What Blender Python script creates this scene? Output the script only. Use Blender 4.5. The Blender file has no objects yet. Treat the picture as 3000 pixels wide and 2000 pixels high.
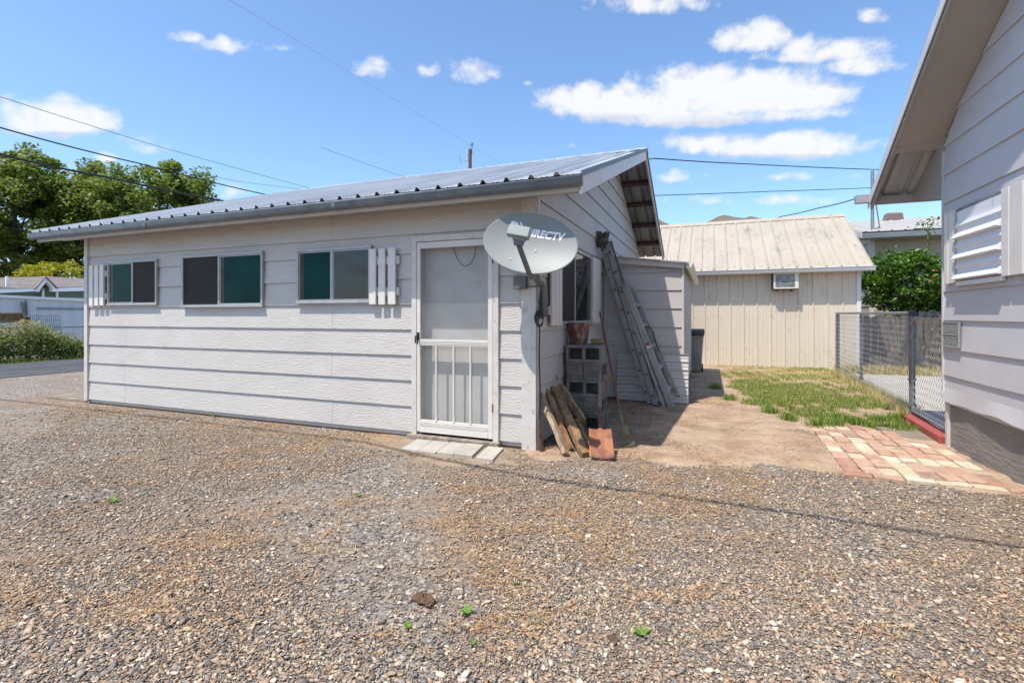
import bpy, math, random
import numpy as np
from mathutils import Vector, Matrix
rnd = random.Random(7)
rng = np.random.default_rng(11)
sc = bpy.context.scene
col = sc.collection

# ------------------------------------------------------------------ camera and measuring helpers
F_PX, HZ, CAM_H, YAW = 1453.0, 925.0, 1.28, math.radians(21.65)
cR = np.array([math.cos(YAW), math.sin(YAW), 0.0]); cF = np.array([-math.sin(YAW), math.cos(YAW), 0.0])
C0 = np.array([0, 0, CAM_H])
def ray(x, y): return cF + cR * ((x - 1500) / F_PX) + np.array([0, 0, 1.0]) * ((HZ - y) / F_PX)
def onY(x, y, Y): r = ray(x, y); return C0 + r * (Y / r[1])
def onX(x, y, X): r = ray(x, y); return C0 + r * (X / r[0])
def onZ(x, y, Z=0.0): r = ray(x, y); return C0 + r * ((Z - CAM_H) / r[2])
def atD(x, y, D): return C0 + ray(x, y) * D
SUN = np.array([0.22, 0.41, -1.0])

# ------------------------------------------------------------------ mesh builder
def npmesh(name, V, F):
    V = np.asarray(V, dtype=np.float32); F = np.asarray(F, dtype=np.int32)
    me = bpy.data.meshes.new(name)
    m, k = F.shape
    me.vertices.add(len(V)); me.vertices.foreach_set('co', V.ravel())
    me.loops.add(m * k); me.loops.foreach_set('vertex_index', F.ravel())
    me.polygons.add(m); me.polygons.foreach_set('loop_start', np.arange(0, m * k, k, dtype=np.int32))
    me.update(calc_edges=True)
    return me

class MB:
    def __init__(s): s.v = []; s.f = []
    def add(s, vs, fs):
        o = len(s.v); s.v += [tuple(map(float, p)) for p in vs]; s.f += [tuple(o + i for i in f) for f in fs]; return s
    def box(s, x0, x1, y0, y1, z0, z1):
        x0, x1 = sorted((x0, x1)); y0, y1 = sorted((y0, y1)); z0, z1 = sorted((z0, z1))
        return s.add([(x0,y0,z0),(x1,y0,z0),(x1,y1,z0),(x0,y1,z0),(x0,y0,z1),(x1,y0,z1),(x1,y1,z1),(x0,y1,z1)],
                     [(3,2,1,0),(4,5,6,7),(0,1,5,4),(1,2,6,5),(2,3,7,6),(3,0,4,7)])
    def prism(s, poly, axis, a, b, poly2=None):
        poly2 = poly2 or poly
        def P(u, v, t): return {'x': (t, u, v), 'y': (u, t, v), 'z': (u, v, t)}[axis]
        n = len(poly)
        vs = [P(u, v, a) for u, v in poly] + [P(u, v, b) for u, v in poly2]
        fs = [tuple(range(n))[::-1], tuple(range(n, 2 * n))] + [(i, (i + 1) % n, n + (i + 1) % n, n + i) for i in range(n)]
        return s.add(vs, fs)
    def strip(s, poly, axis, a, b):           # open sheet: a profile swept along an axis
        def P(u, v, t): return {'x': (t, u, v), 'y': (u, t, v), 'z': (u, v, t)}[axis]
        n = len(poly)
        return s.add([P(u, v, a) for u, v in poly] + [P(u, v, b) for u, v in poly],
                     [(i, i + 1, n + i + 1, n + i) for i in range(n - 1)])
    def beam(s, p, q, w, h, up=(0, 0, 1), w2=None, h2=None):
        p = Vector(p); q = Vector(q); d = (q - p).normalized(); up = Vector(up)
        r = d.cross(up).normalized(); u = r.cross(d).normalized()
        w2 = w if w2 is None else w2; h2 = h if h2 is None else h2
        vs = []
        for c, ww, hh in ((p, w, h), (q, w2, h2)):
            for a, b in ((-1,-1),(1,-1),(1,1),(-1,1)): vs.append(c + r * (a * ww / 2) + u * (b * hh / 2))
        return s.add(vs, [(3,2,1,0),(4,5,6,7),(0,1,5,4),(1,2,6,5),(2,3,7,6),(3,0,4,7)])
    def tube(s, pts, r, n=8, cap=True):
        pts = [Vector(tuple(map(float, p))) for p in pts]; k = len(pts)
        rs = r if isinstance(r, (list, tuple)) else [r] * k
        o = len(s.v); prev = None
        for i, p in enumerate(pts):
            d = (pts[min(i + 1, k - 1)] - pts[max(i - 1, 0)]).normalized()
            if prev is None:
                a = Vector((0, 0, 1)) if abs(d.z) < .9 else Vector((1, 0, 0)); prev = d.cross(a).normalized()
            prev = (prev - d * prev.dot(d)).normalized(); b = d.cross(prev)
            for j in range(n):
                t = 2 * math.pi * j / n
                s.v.append(tuple(p + (prev * math.cos(t) + b * math.sin(t)) * rs[i]))
        for i in range(k - 1):
            for j in range(n):
                s.f.append((o + i*n + j, o + i*n + (j+1) % n, o + (i+1)*n + (j+1) % n, o + (i+1)*n + j))
        if cap:
            s.f.append(tuple(o + j for j in range(n))[::-1]); s.f.append(tuple(o + (k-1)*n + j for j in range(n)))
        return s
    def lathe(s, prof, c, n=24, cap=True):
        o = len(s.v); k = len(prof)
        for r, z in prof:
            for j in range(n):
                t = 2 * math.pi * j / n; s.v.append((c[0] + r * math.cos(t), c[1] + r * math.sin(t), c[2] + z))
        for i in range(k - 1):
            for j in range(n): s.f.append((o + i*n + j, o + i*n + (j+1) % n, o + (i+1)*n + (j+1) % n, o + (i+1)*n + j))
        if cap: s.f.append(tuple(o + j for j in range(n))[::-1]); s.f.append(tuple(o + (k-1)*n + j for j in range(n)))
        return s
    def build(s, name, mat, parent=None, loc=None, smooth=False, bevel=0.0, solid=0.0):
        root = parent
        while root is not None and root.parent is not None: root = root.parent
        off = Vector(root.location) if root is not None else Vector(loc or (0, 0, 0))
        me = bpy.data.meshes.new(name)
        me.from_pydata([tuple(Vector(v) - off) for v in s.v], [], s.f); me.update()
        o = bpy.data.objects.new(name, me); col.objects.link(o); me.materials.append(mat)
        if parent is not None: o.parent = parent
        else: o.location = off
        if smooth:
            me.polygons.foreach_set('use_smooth', [True] * len(me.polygons))
            m = o.modifiers.new('split', 'EDGE_SPLIT'); m.split_angle = math.radians(38)
        if solid: m = o.modifiers.new('solid', 'SOLIDIFY'); m.thickness = solid; m.offset = 0
        if bevel:
            m = o.modifiers.new('bevel', 'BEVEL'); m.width = bevel; m.segments = 2; m.limit_method = 'ANGLE'; m.angle_limit = math.radians(40)
        return o

def npobj(name, V, F, mat, parent=None, loc=(0, 0, 0), smooth=False):
    root = parent
    while root is not None and root.parent is not None: root = root.parent
    off = np.array(root.location if root is not None else loc, dtype=np.float32)
    me = npmesh(name, np.asarray(V, dtype=np.float32) - off, F); me.materials.append(mat)
    if smooth: me.polygons.foreach_set('use_smooth', np.ones(len(me.polygons), dtype=bool))
    o = bpy.data.objects.new(name, me); col.objects.link(o)
    if parent is not None: o.parent = parent
    else: o.location = off
    return o
def tag(o, label=None, cat=None, group=None, kind=None):
    if label: o['label'] = label
    if cat: o['category'] = cat
    if group: o['group'] = group
    if kind: o['kind'] = kind
    return o
def thing(name, label, cat, loc, group=None):
    o = bpy.data.objects.new(name, None); o.empty_display_size = .1; col.objects.link(o); o.location = tuple(map(float, loc))
    return tag(o, label, cat, group)

# ------------------------------------------------------------------ materials
def nd(nt, t, **kw):
    n = nt.nodes.new(t)
    for k, v in kw.items():
        if k.startswith('i_'): n.inputs[k[2:].replace('_', ' ')].default_value = v
        else: setattr(n, k, v)
    return n
def newmat(name):
    m = bpy.data.materials.new(name); m.use_nodes = True; nt = m.node_tree; b = nt.nodes['Principled BSDF']
    return m, nt, b
def ramp(nt, stops, interp='LINEAR'):
    r = nt.nodes.new('ShaderNodeValToRGB'); r.color_ramp.interpolation = interp; e = r.color_ramp.elements
    while len(e) < len(stops): e.new(.5)
    for i, (p, c) in enumerate(stops): e[i].position = p; e[i].color = (*c, 1)
    return r
def mapping(nt, scale, src='Position'):
    g = nt.nodes.new('ShaderNodeNewGeometry'); m = nd(nt, 'ShaderNodeVectorMath', operation='MULTIPLY'); m.inputs[1].default_value = scale
    nt.links.new(g.outputs['Position'], m.inputs[0]); return m.outputs[0]
def pm(name, base, rough=.6, metal=0., c2=None, vs=3., st=(1,1,1), bump=0., bs=30., bst=(1,1,1), spec=.5, lo=.4, hi=.65, c3=None, vs3=25., rough2=None, dist=.01):
    m, nt, b = newmat(name); L = nt.links.new
    b.inputs['Roughness'].default_value = rough; b.inputs['Metallic'].default_value = metal; b.inputs['Specular IOR Level'].default_value = spec
    b.inputs['Base Color'].default_value = (*base, 1)
    outc = None
    if c2:
        n = nd(nt, 'ShaderNodeTexNoise', i_Scale=vs, i_Detail=8., i_Roughness=.6); L(mapping(nt, st), n.inputs['Vector'])
        r = ramp(nt, [(lo, base), (hi, c2)]); L(n.outputs[0], r.inputs[0]); outc = r.outputs[0]
        if rough2 is not None:
            mr = nd(nt, 'ShaderNodeMapRange'); L(n.outputs[0], mr.inputs[0]); mr.inputs[1].default_value = lo; mr.inputs[2].default_value = hi
            mr.inputs[3].default_value = rough; mr.inputs[4].default_value = rough2; L(mr.outputs[0], b.inputs['Roughness'])
    if c3:
        n = nd(nt, 'ShaderNodeTexNoise', i_Scale=vs3, i_Detail=6., i_Roughness=.7); L(mapping(nt, st), n.inputs['Vector'])
        r = ramp(nt, [(.58, (0,0,0)), (.70, (1,1,1))]); L(n.outputs[0], r.inputs[0])
        mx = nd(nt, 'ShaderNodeMix', data_type='RGBA'); L(r.outputs[0], mx.inputs[0])
        if outc: L(outc, mx.inputs[6])
        else: mx.inputs[6].default_value = (*base, 1)
        mx.inputs[7].default_value = (*c3, 1); outc = mx.outputs[2]
    if outc: L(outc, b.inputs['Base Color'])
    if bump:
        n = nd(nt, 'ShaderNodeTexNoise', i_Scale=bs, i_Detail=6., i_Roughness=.6); L(mapping(nt, bst), n.inputs['Vector'])
        bp = nd(nt, 'ShaderNodeBump', i_Strength=bump, i_Distance=dist); L(n.outputs[0], bp.inputs['Height']); L(bp.outputs[0], b.inputs['Normal'])
    return m

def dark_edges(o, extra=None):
    """shade and grime under each lap, painted into the downward board faces"""
    o.data.materials.append(M['lap_shade'])
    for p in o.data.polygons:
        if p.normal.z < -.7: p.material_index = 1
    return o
def siding(name, base, c2, strength):
    """painted hardboard lap siding with an embossed wood grain running along the boards"""
    m, nt, b = newmat(name); L = nt.links.new
    b.inputs['Roughness'].default_value = .55
    n1 = nd(nt, 'ShaderNodeTexNoise', i_Scale=1.6, i_Detail=5., i_Roughness=.6); L(mapping(nt, (1, 1, 1)), n1.inputs['Vector'])
    r1 = ramp(nt, [(.35, base), (.7, c2)]); L(n1.outputs[0], r1.inputs[0])
    # fine grime and worn spots
    n2 = nd(nt, 'ShaderNodeTexNoise', i_Scale=7., i_Detail=9., i_Roughness=.72); L(mapping(nt, (.5, .5, 2.2)), n2.inputs['Vector'])
    r2 = ramp(nt, [(.52, (1, 1, 1)), (.64, (.94, .93, .91)), (.80, (.74, .70, .65))]); L(n2.outputs[0], r2.inputs[0])
    mx = nd(nt, 'ShaderNodeMix', data_type='RGBA', blend_type='MULTIPLY'); mx.inputs[0].default_value = 1.
    L(r1.outputs[0], mx.inputs[6]); L(r2.outputs[0], mx.inputs[7]); L(mx.outputs[2], b.inputs['Base Color'])
    w = nd(nt, 'ShaderNodeTexWave', wave_type='BANDS', bands_direction='Z', i_Scale=13., i_Distortion=22., i_Detail=4.); w.inputs['Detail Scale'].default_value = .8; w.inputs['Detail Roughness'].default_value = .62
    L(mapping(nt, (.35, .35, 1)), w.inputs['Vector'])
    n3 = nd(nt, 'ShaderNodeTexNoise', i_Scale=6., i_Detail=8., i_Roughness=.7); L(mapping(nt, (1.2, 1.2, 9)), n3.inputs['Vector'])
    mm = nd(nt, 'ShaderNodeMath', operation='MULTIPLY'); L(w.outputs[1], mm.inputs[0]); L(n3.outputs[0], mm.inputs[1])
    bp = nd(nt, 'ShaderNodeBump', i_Strength=strength, i_Distance=.006); L(mm.outputs[0], bp.inputs['Height']); L(bp.outputs[0], b.inputs['Normal'])
    return m

def leafmat(name, stops, trans=.35, rough=.5):
    m, nt, b = newmat(name); L = nt.links.new
    g = nt.nodes.new('ShaderNodeNewGeometry'); r = ramp(nt, stops); L(g.outputs['Random Per Island'], r.inputs[0])
    L(r.outputs[0], b.inputs['Base Color']); b.inputs['Roughness'].default_value = rough
    t = nt.nodes.new('ShaderNodeBsdfTranslucent'); L(r.outputs[0], t.inputs[0])
    mx = nt.nodes.new('ShaderNodeMixShader'); mx.inputs[0].default_value = trans
    L(b.outputs[0], mx.inputs[1]); L(t.outputs[0], mx.inputs[2]); L(mx.outputs[0], nt.nodes['Material Output'].inputs[0])
    return m

GRAY = (.60, .60, .625)
M = {}
M['siding'] = siding('siding paint', (.54, .505, .472), (.495, .46, .425), .5)
M['siding_smooth'] = siding('smooth siding paint', (.555, .53, .54), (.52, .495, .505), .05)
M['siding_lean'] = siding('lean-to siding paint', (.50, .47, .45), (.465, .435, .415), .06)
M['trim'] = pm('painted trim', (.60, .56, .52), .5, c2=(.53, .49, .45), vs=5, bump=.25, bs=14, bst=(3, 3, .5), c3=(.36, .32, .28), vs3=13)
M['white'] = pm('white paint', (.70, .655, .61), .45, c2=(.64, .60, .555), vs=4)
M['door_white'] = pm('door frame enamel', (.66, .615, .56), .4, c2=(.60, .56, .505), vs=6, bump=.08, bs=30)
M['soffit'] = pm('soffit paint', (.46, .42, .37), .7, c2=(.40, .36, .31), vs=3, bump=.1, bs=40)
M['galv'] = pm('galvanised gutter', (.17, .205, .23), .5, .5, c2=(.23, .26, .285), vs=5, c3=(.13, .14, .145), vs3=9, rough2=.55)
M['roof'] = pm('galvanised roofing', (.45, .46, .465), .4, .45, c2=(.57, .58, .58), vs=1.6, st=(3, .25, 1), c3=(.45, .47, .5), vs3=6, rough2=.5)
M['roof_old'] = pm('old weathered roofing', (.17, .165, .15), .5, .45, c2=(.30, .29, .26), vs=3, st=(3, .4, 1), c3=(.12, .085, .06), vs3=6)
M['purlin'] = pm('dark stained purlin', (.07, .022, .018), .7, c2=(.04, .016, .013), vs=8, bump=.2)
M['alu'] = pm('mill aluminium', (.40, .395, .39), .45, .3, c2=(.34, .335, .33), vs=7)
M['alu_dull'] = pm('weathered aluminium', (.24, .235, .225), .5, .5, c2=(.32, .31, .30), vs=9, bump=.1)
M['black'] = pm('black rubber', (.02, .02, .022), .6)
M['teal'] = pm('tinted glass over teal blind', (.001, .046, .046), .04, c2=(.001, .030, .032), vs=2.2, spec=.06)
M['dark_glass'] = pm('dark glass', (.004, .004, .005), .03, spec=.3)
M['screen_dark'] = pm('dark insect screen', (.036, .031, .028), .6, c2=(.026, .023, .021), vs=3, spec=.15)
M['glass'] = pm('reflecting window glass', (.010, .011, .011), .015, spec=.55)
M['wood_grey'] = pm('weathered grey wood', (.30, .25, .20), .8, c2=(.16, .12, .09), vs=6, st=(4, 1.2, 1.2), bump=.5, bs=25, bst=(4, 1, 1))
M['wood_old'] = pm('old split timber', (.32, .185, .085), .8, c2=(.12, .065, .035), vs=7, st=(3.5, 3.5, .8), bump=.6, bs=22, bst=(4, 4, .7), c3=(.36, .30, .23), vs3=10)
M['wood_sun'] = pm('sun bleached timber', (.40, .29, .19), .8, c2=(.23, .15, .09), vs=7, st=(3.5, 3.5, .8), bump=.6, bs=22, bst=(4, 4, .7), c3=(.15, .10, .07), vs3=14)
M['block'] = pm('concrete block', (.185, .175, .155), .95, c2=(.12, .112, .10), vs=7, bump=.6, bs=130, c3=(.38, .37, .34), vs3=9, dist=.004)
M['block_pale'] = pm('pale concrete block', (.23, .222, .20), .95, c2=(.15, .143, .13), vs=7, bump=.6, bs=130, c3=(.15, .145, .13), vs3=8, dist=.004)
M['rust'] = pm('rusty steel', (.33, .135, .065), .75, .2, c2=(.16, .06, .038), vs=7, c3=(.40, .25, .16), vs3=11, bump=.2, bs=60)
M['bucket'] = pm('rusted bucket', (.17, .062, .04), .6, .4, c2=(.30, .27, .24), vs=9, st=(2.2, 2.2, .5), lo=.45, hi=.6, c3=(.09, .038, .028), vs3=8, bump=.15)
M['rust_dark'] = pm('dark rusted tube', (.12, .065, .05), .65, .3, c2=(.2, .10, .06), vs=14)
M['handle_wood'] = pm('grey ash handle', (.27, .21, .165), .75, c2=(.17, .12, .09), vs=20, st=(3, 3, .6))
M['handle_red'] = pm('reddish broom handle', (.16, .06, .035), .6, c2=(.11, .045, .03), vs=14)
M['rake'] = pm('olive painted rake steel', (.22, .20, .09), .55, .3, c2=(.16, .12, .06), vs=18)
M['tan_metal'] = pm('tan painted steel', (.66, .58, .465), .42, c2=(.62, .54, .43), vs=1.3, st=(1, 1, .6), c3=(.50, .44, .36), vs3=5)
M['tan_roof'] = pm('tan painted roof steel', (.41, .355, .28), .5, c2=(.36, .31, .245), vs=1.8, st=(2, .6, .6), c3=(.22, .20, .175), vs3=1.6)
M['gutter_white'] = pm('painted white gutter', (.66, .65, .63), .4, c2=(.58, .57, .56), vs=3)
M['ac_brown'] = pm('brown steel case', (.055, .035, .028), .5, c2=(.09, .06, .045), vs=8)
M['ac_grille'] = pm('grimy condenser fins', (.25, .25, .25), .6, .2, c2=(.48, .48, .47), vs=14)
M['beige'] = siding('beige siding', (.44, .40, .31), (.40, .36, .28), .1)
M['pale_roof'] = pm('pale metal roof', (.42, .39, .355), .5, .1, c2=(.38, .35, .32), vs=1.2)
M['brown_vent'] = pm('brown roof vent', (.17, .12, .10), .6)
M['steel'] = pm('grey steel pipe', (.30, .32, .34), .45, .6, c2=(.22, .235, .25), vs=12)
M['wire'] = pm('galvanised fence wire', (.30, .305, .31), .45, .6)
M['post_dark'] = pm('dark galvanised post', (.20, .21, .215), .5, .4, c2=(.27, .28, .285), vs=6, st=(1, 1, .5))
M['fence_wood'] = pm('grey fence boards', (.17, .145, .125), .85, c2=(.08, .066, .056), vs=3.5, st=(6, 6, .7), bump=.5, bs=20, bst=(5, 5, .5))
M['red_paint'] = pm('worn red paint', (.36, .075, .06), .6, c2=(.28, .06, .05), vs=9, c3=(.30, .19, .15), vs3=12, bump=.2)
M['found'] = pm('painted concrete foundation', (.245, .215, .19), .9, c2=(.215, .19, .165), vs=4, bump=.7, bs=9, bst=(.7, .7, 3.2), dist=.02)
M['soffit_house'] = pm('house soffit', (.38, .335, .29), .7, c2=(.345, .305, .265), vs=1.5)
M['awning'] = pm('white enamelled aluminium', (.74, .75, .78), .35, c2=(.68, .69, .72), vs=2)
M['sheet'] = pm('dull white ribbed sheet', (.50, .485, .46), .45, c2=(.44, .425, .40), vs=3)
M['plate'] = pm('grey cast plate', (.30, .31, .30), .55, .3, c2=(.24, .25, .24), vs=14, bump=.2)
M['plate_letter'] = pm('worn raised letters', (.43, .45, .43), .5, .2, c2=(.36, .37, .35), vs=30)
M['dish'] = pm('dish grey enamel', (.215, .228, .228), .5, c2=(.195, .208, .208), vs=2, st=(1.5, 1.5, 1.5))
M['dish_arm'] = pm('dark grey coated steel', (.12, .125, .12), .5, .2, c2=(.15, .155, .15), vs=12)
M['dish_lnb'] = pm('grey plastic', (.22, .245, .24), .45)
M['letter'] = pm('white lettering', (.82, .83, .84), .4)
M['cable'] = pm('black cable', (.012, .012, .014), .5)
M['asphalt'] = pm('asphalt', (.052, .053, .058), .85, c2=(.075, .075, .08), vs=2.5, bump=.3, bs=90)
M['concrete'] = pm('pale concrete', (.40, .37, .325), .9, c2=(.33, .30, .26), vs=2.5, bump=.3, bs=60, c3=(.24, .2, .165), vs3=7)
M['concrete_dirty'] = pm('dirty concrete', (.25, .205, .155), .95, c2=(.17, .135, .10), vs=3.5, bump=.4, bs=50)
M['trailer'] = pm('pale blue-grey cladding', (.66, .68, .69), .55, c2=(.70, .72, .73), vs=.8, st=(1, 3, .2))
M['white_far'] = pm('bright white trim', (.88, .87, .85), .5)
M['green_side'] = siding('green house siding', (.12, .17, .13), (.10, .15, .115), .1)
M['shingle'] = pm('brown-grey shingles', (.19, .165, .15), .9, c2=(.125, .105, .10), vs=3.5, st=(1, .6, 5), bump=.5, bs=12, bst=(1, 1, 4))
M['bin'] = pm('grey plastic bin', (.36, .33, .30), .5, c2=(.26, .245, .23), vs=5)
M['bin_lid'] = pm('charcoal plastic lid', (.05, .055, .065), .45)
M['bark'] = pm('grey bark', (.20, .175, .145), .9, c2=(.10, .085, .07), vs=6, st=(2, 2, .5), bump=.6, bs=10)
M['pole'] = pm('brown utility pole', (.13, .065, .045), .85, c2=(.19, .10, .065), vs=5, st=(4, 4, .4))
M['hill'] = pm('dry brown hillside', (.155, .115, .088), .95, c2=(.125, .10, .075), vs=.012, c3=(.085, .08, .055), vs3=.02)
M['dirt'] = pm('bare dirt', (.43, .315, .22), .95, c2=(.29, .195, .125), vs=2.6, lo=.36, hi=.64, bump=1., bs=30, c3=(.15, .09, .055), vs3=9., dist=.02)
M['dirt_dark'] = pm('trodden dirt', (.30, .225, .16), .95, c2=(.21, .15, .10), vs=5, bump=1., bs=40, c3=(.13, .09, .06), vs3=12., dist=.015)
M['clod'] = pm('dry soil clod', (.15, .085, .05), .95, c2=(.085, .05, .03), vs=40, bump=.9, bs=90, dist=.01)
M['osb'] = pm('chipboard', (.36, .24, .11), .8, c2=(.2, .12, .05), vs=45)
M['sticker_red'] = pm('red sticker', (.45, .03, .03), .4)
M['sticker_white'] = pm('white sticker', (.8, .8, .8), .4)
M['door_inner'] = pm('dusty door paint', (.72, .70, .66), .6, c2=(.62, .60, .56), vs=5)
M['mudsill'] = pm('damp sill', (.13, .07, .035), .9, c2=(.19, .11, .06), vs=8)
M['underdark'] = pm('dark underlay', (.05, .045, .04), .9)
M['lap_shade'] = pm('lap shade and grime', (.10, .085, .07), .9, c2=(.06, .05, .042), vs=9)  # dark brown standing in for the shaded, grimy gap under the laps
M['rag'] = pm('grey rag', (.13, .125, .115), .95, c2=(.07, .068, .062), vs=12)
M['lattice'] = None

def lattice():
    m, nt, b = newmat('white lattice panel'); L = nt.links.new
    g = nt.nodes.new('ShaderNodeNewGeometry'); s = nt.nodes.new('ShaderNodeSeparateXYZ'); L(g.outputs['Position'], s.inputs[0])
    c = nt.nodes.new('ShaderNodeCombineXYZ'); L(s.outputs[1], c.inputs[0]); L(s.outputs[2], c.inputs[1])
    t = nd(nt, 'ShaderNodeTexBrick', i_Scale=5.); L(c.outputs[0], t.inputs['Vector'])
    t.inputs['Color1'].default_value = (.6, .57, .52, 1); t.inputs['Color2'].default_value = (.52, .49, .44, 1); t.inputs['Mortar'].default_value = (.3, .27, .23, 1)
    t.inputs['Mortar Size'].default_value = .03
    L(t.outputs[0], b.inputs['Base Color']); b.inputs['Roughness'].default_value = .8
    bp = nd(nt, 'ShaderNodeBump', i_Strength=.5, i_Distance=.01, invert=True); L(t.outputs[1], bp.inputs['Height']); L(bp.outputs[0], b.inputs['Normal'])
    return m
M['lattice'] = lattice()

def screenmat():
    m, nt, b = newmat('door insect screen'); L = nt.links.new
    b.inputs['Base Color'].default_value = (.24, .235, .225, 1); b.inputs['Roughness'].default_value = .8
    t = nt.nodes.new('ShaderNodeBsdfTransparent'); mx = nt.nodes.new('ShaderNodeMixShader'); mx.inputs[0].default_value = .18
    L(t.outputs[0], mx.inputs[1]); L(b.outputs[0], mx.inputs[2]); L(mx.outputs[0], nt.nodes['Material Output'].inputs[0])
    return m
M['screen'] = screenmat()

STONE = [(0, (0.087, 0.075, 0.067)), (.12, (0.151, 0.137, 0.125)), (.28, (0.223, 0.200, 0.180)), (.44, (0.305, 0.251, 0.196)), (.58, (0.365, 0.251, 0.161)),
         (.72, (0.436, 0.342, 0.243)), (.84, (0.295, 0.168, 0.098)), (.92, (0.527, 0.434, 0.330)), (1, (0.690, 0.585, 0.454))]
STONE_G = [(p, (c[0] * .35 + sum(c) * .145, c[1] * .35 + sum(c) * .140, c[2] * .35 + sum(c) * .132)) for p, c in STONE]
def gravel_ground():
    m, nt, b = newmat('gravel ground'); L = nt.links.new
    b.inputs['Roughness'].default_value = .9; b.inputs['Specular IOR Level'].default_value = .3
    vec = mapping(nt, (1, 1, 1))
    nw = nd(nt, 'ShaderNodeTexNoise', i_Scale=14., i_Detail=3.); L(vec, nw.inputs['Vector'])
    ad = nd(nt, 'ShaderNodeMixRGB'); ad.blend_type = 'ADD'; ad.inputs[0].default_value = .03; L(vec, ad.inputs[1]); L(nw.outputs['Color'], ad.inputs[2])
    v = nd(nt, 'ShaderNodeTexVoronoi', i_Scale=52.); L(ad.outputs[0], v.inputs['Vector'])
    sp = nt.nodes.new('ShaderNodeSeparateColor'); L(v.outputs['Color'], sp.inputs[0])
    r = ramp(nt, STONE_G); L(sp.outputs[0], r.inputs[0])
    # fines between the stones
    n1 = nd(nt, 'ShaderNodeTexNoise', i_Scale=.9, i_Detail=7., i_Roughness=.65); L(vec, n1.inputs['Vector'])
    r1 = ramp(nt, [(.43, (0, 0, 0)), (.58, (1, 1, 1))]); L(n1.outputs[0], r1.inputs[0])
    n2 = nd(nt, 'ShaderNodeTexNoise', i_Scale=26., i_Detail=6., i_Roughness=.7); L(vec, n2.inputs['Vector'])
    r2 = ramp(nt, [(.35, (.15, .105, .072)), (.65, (.30, .22, .155))]); L(n2.outputs[0], r2.inputs[0])
    f = nd(nt, 'ShaderNodeMath', operation='MULTIPLY'); L(r1.outputs[0], f.inputs[0]); f.inputs[1].default_value = .8
    mx = nd(nt, 'ShaderNodeMix', data_type='RGBA'); L(f.outputs[0], mx.inputs[0]); L(r.outputs[0], mx.inputs[6]); L(r2.outputs[0], mx.inputs[7])
    L(mx.outputs[2], b.inputs['Base Color'])
    bp = nd(nt, 'ShaderNodeBump', i_Strength=.8, i_Distance=.012, invert=True); L(v.outputs['Distance'], bp.inputs['Height']); L(bp.outputs[0], b.inputs['Normal'])
    return m
M['gravel'] = gravel_ground()
def stonemat():
    m, nt, b = newmat('gravel stones'); L = nt.links.new
    g = nt.nodes.new('ShaderNodeNewGeometry'); r = ramp(nt, STONE); L(g.outputs['Random Per Island'], r.inputs[0])
    n = nd(nt, 'ShaderNodeTexNoise', i_Scale=1.1, i_Detail=6., i_Roughness=.65); L(g.outputs['Position'], n.inputs['Vector'])
    r2 = ramp(nt, [(.44, (1, 1, 1)), (.66, (.95, .85, .75))]); L(n.outputs[0], r2.inputs[0])
    mx = nd(nt, 'ShaderNodeMix', data_type='RGBA', blend_type='MULTIPLY'); mx.inputs[0].default_value = .8; L(r.outputs[0], mx.inputs[6]); L(r2.outputs[0], mx.inputs[7])
    L(mx.outputs[2], b.inputs['Base Color']); b.inputs['Roughness'].default_value = .8; b.inputs['Specular IOR Level'].default_value = .35
    return m
M['stone'] = stonemat()
def islandmat(name, stops, rough=.85, bump=.4, bs=60, c3=None):
    m, nt, b = newmat(name); L = nt.links.new
    g = nt.nodes.new('ShaderNodeNewGeometry'); r = ramp(nt, stops, 'CONSTANT'); L(g.outputs['Random Per Island'], r.inputs[0])
    n = nd(nt, 'ShaderNodeTexNoise', i_Scale=14., i_Detail=8., i_Roughness=.7); L(g.outputs['Position'], n.inputs['Vector'])
    r2 = ramp(nt, [(.4, (1, 1, 1)), (.72, (.62, .55, .5))]); L(n.outputs[0], r2.inputs[0])
    mx = nd(nt, 'ShaderNodeMix', data_type='RGBA', blend_type='MULTIPLY'); mx.inputs[0].default_value = 1.; L(r.outputs[0], mx.inputs[6]); L(r2.outputs[0], mx.inputs[7])
    L(mx.outputs[2], b.inputs['Base Color']); b.inputs['Roughness'].default_value = rough
    n = nd(nt, 'ShaderNodeTexNoise', i_Scale=float(bs), i_Detail=6.); L(g.outputs['Position'], n.inputs['Vector'])
    bp = nd(nt, 'ShaderNodeBump', i_Strength=bump, i_Distance=.006); L(n.outputs[0], bp.inputs['Height']); L(bp.outputs[0], b.inputs['Normal'])
    return m
M['brick'] = islandmat('clay pavers', [(0, (.45, .275, .19)), (.15, (.48, .325, .24)), (.28, (.39, .22, .155)), (.37, (.54, .47, .345)), (.54, (.50, .43, .30)), (.68, (.46, .30, .215)), (.80, (.56, .50, .385)), (.93, (.33, .225, .175))])
M['straw'] = leafmat('straw bits', [(0, (.20, .09, .04)), (.3, (.44, .22, .085)), (.65, (.60, .36, .15)), (1, (.70, .53, .31))], .2, .8)
M['grass'] = leafmat('lawn grass', [(0, (.09, .17, .02)), (.45, (.17, .29, .035)), (.8, (.28, .36, .06)), (1, (.42, .38, .12))], .4)
M['grass_dry'] = leafmat('dry grass', [(0, (.34, .33, .10)), (.35, (.50, .42, .15)), (.7, (.60, .49, .22)), (1, (.66, .56, .32))], .3, .7)
M['leaf_tree'] = leafmat('tree leaves', [(0, (.085, .13, .024)), (.5, (.165, .225, .036)), (.85, (.23, .29, .055)), (1, (.30, .34, .085))], .55)
M['leaf_yellow'] = leafmat('golden shrub leaves', [(0, (.20, .23, .012)), (.5, (.40, .40, .02)), (1, (.60, .50, .03))], .4)
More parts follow.
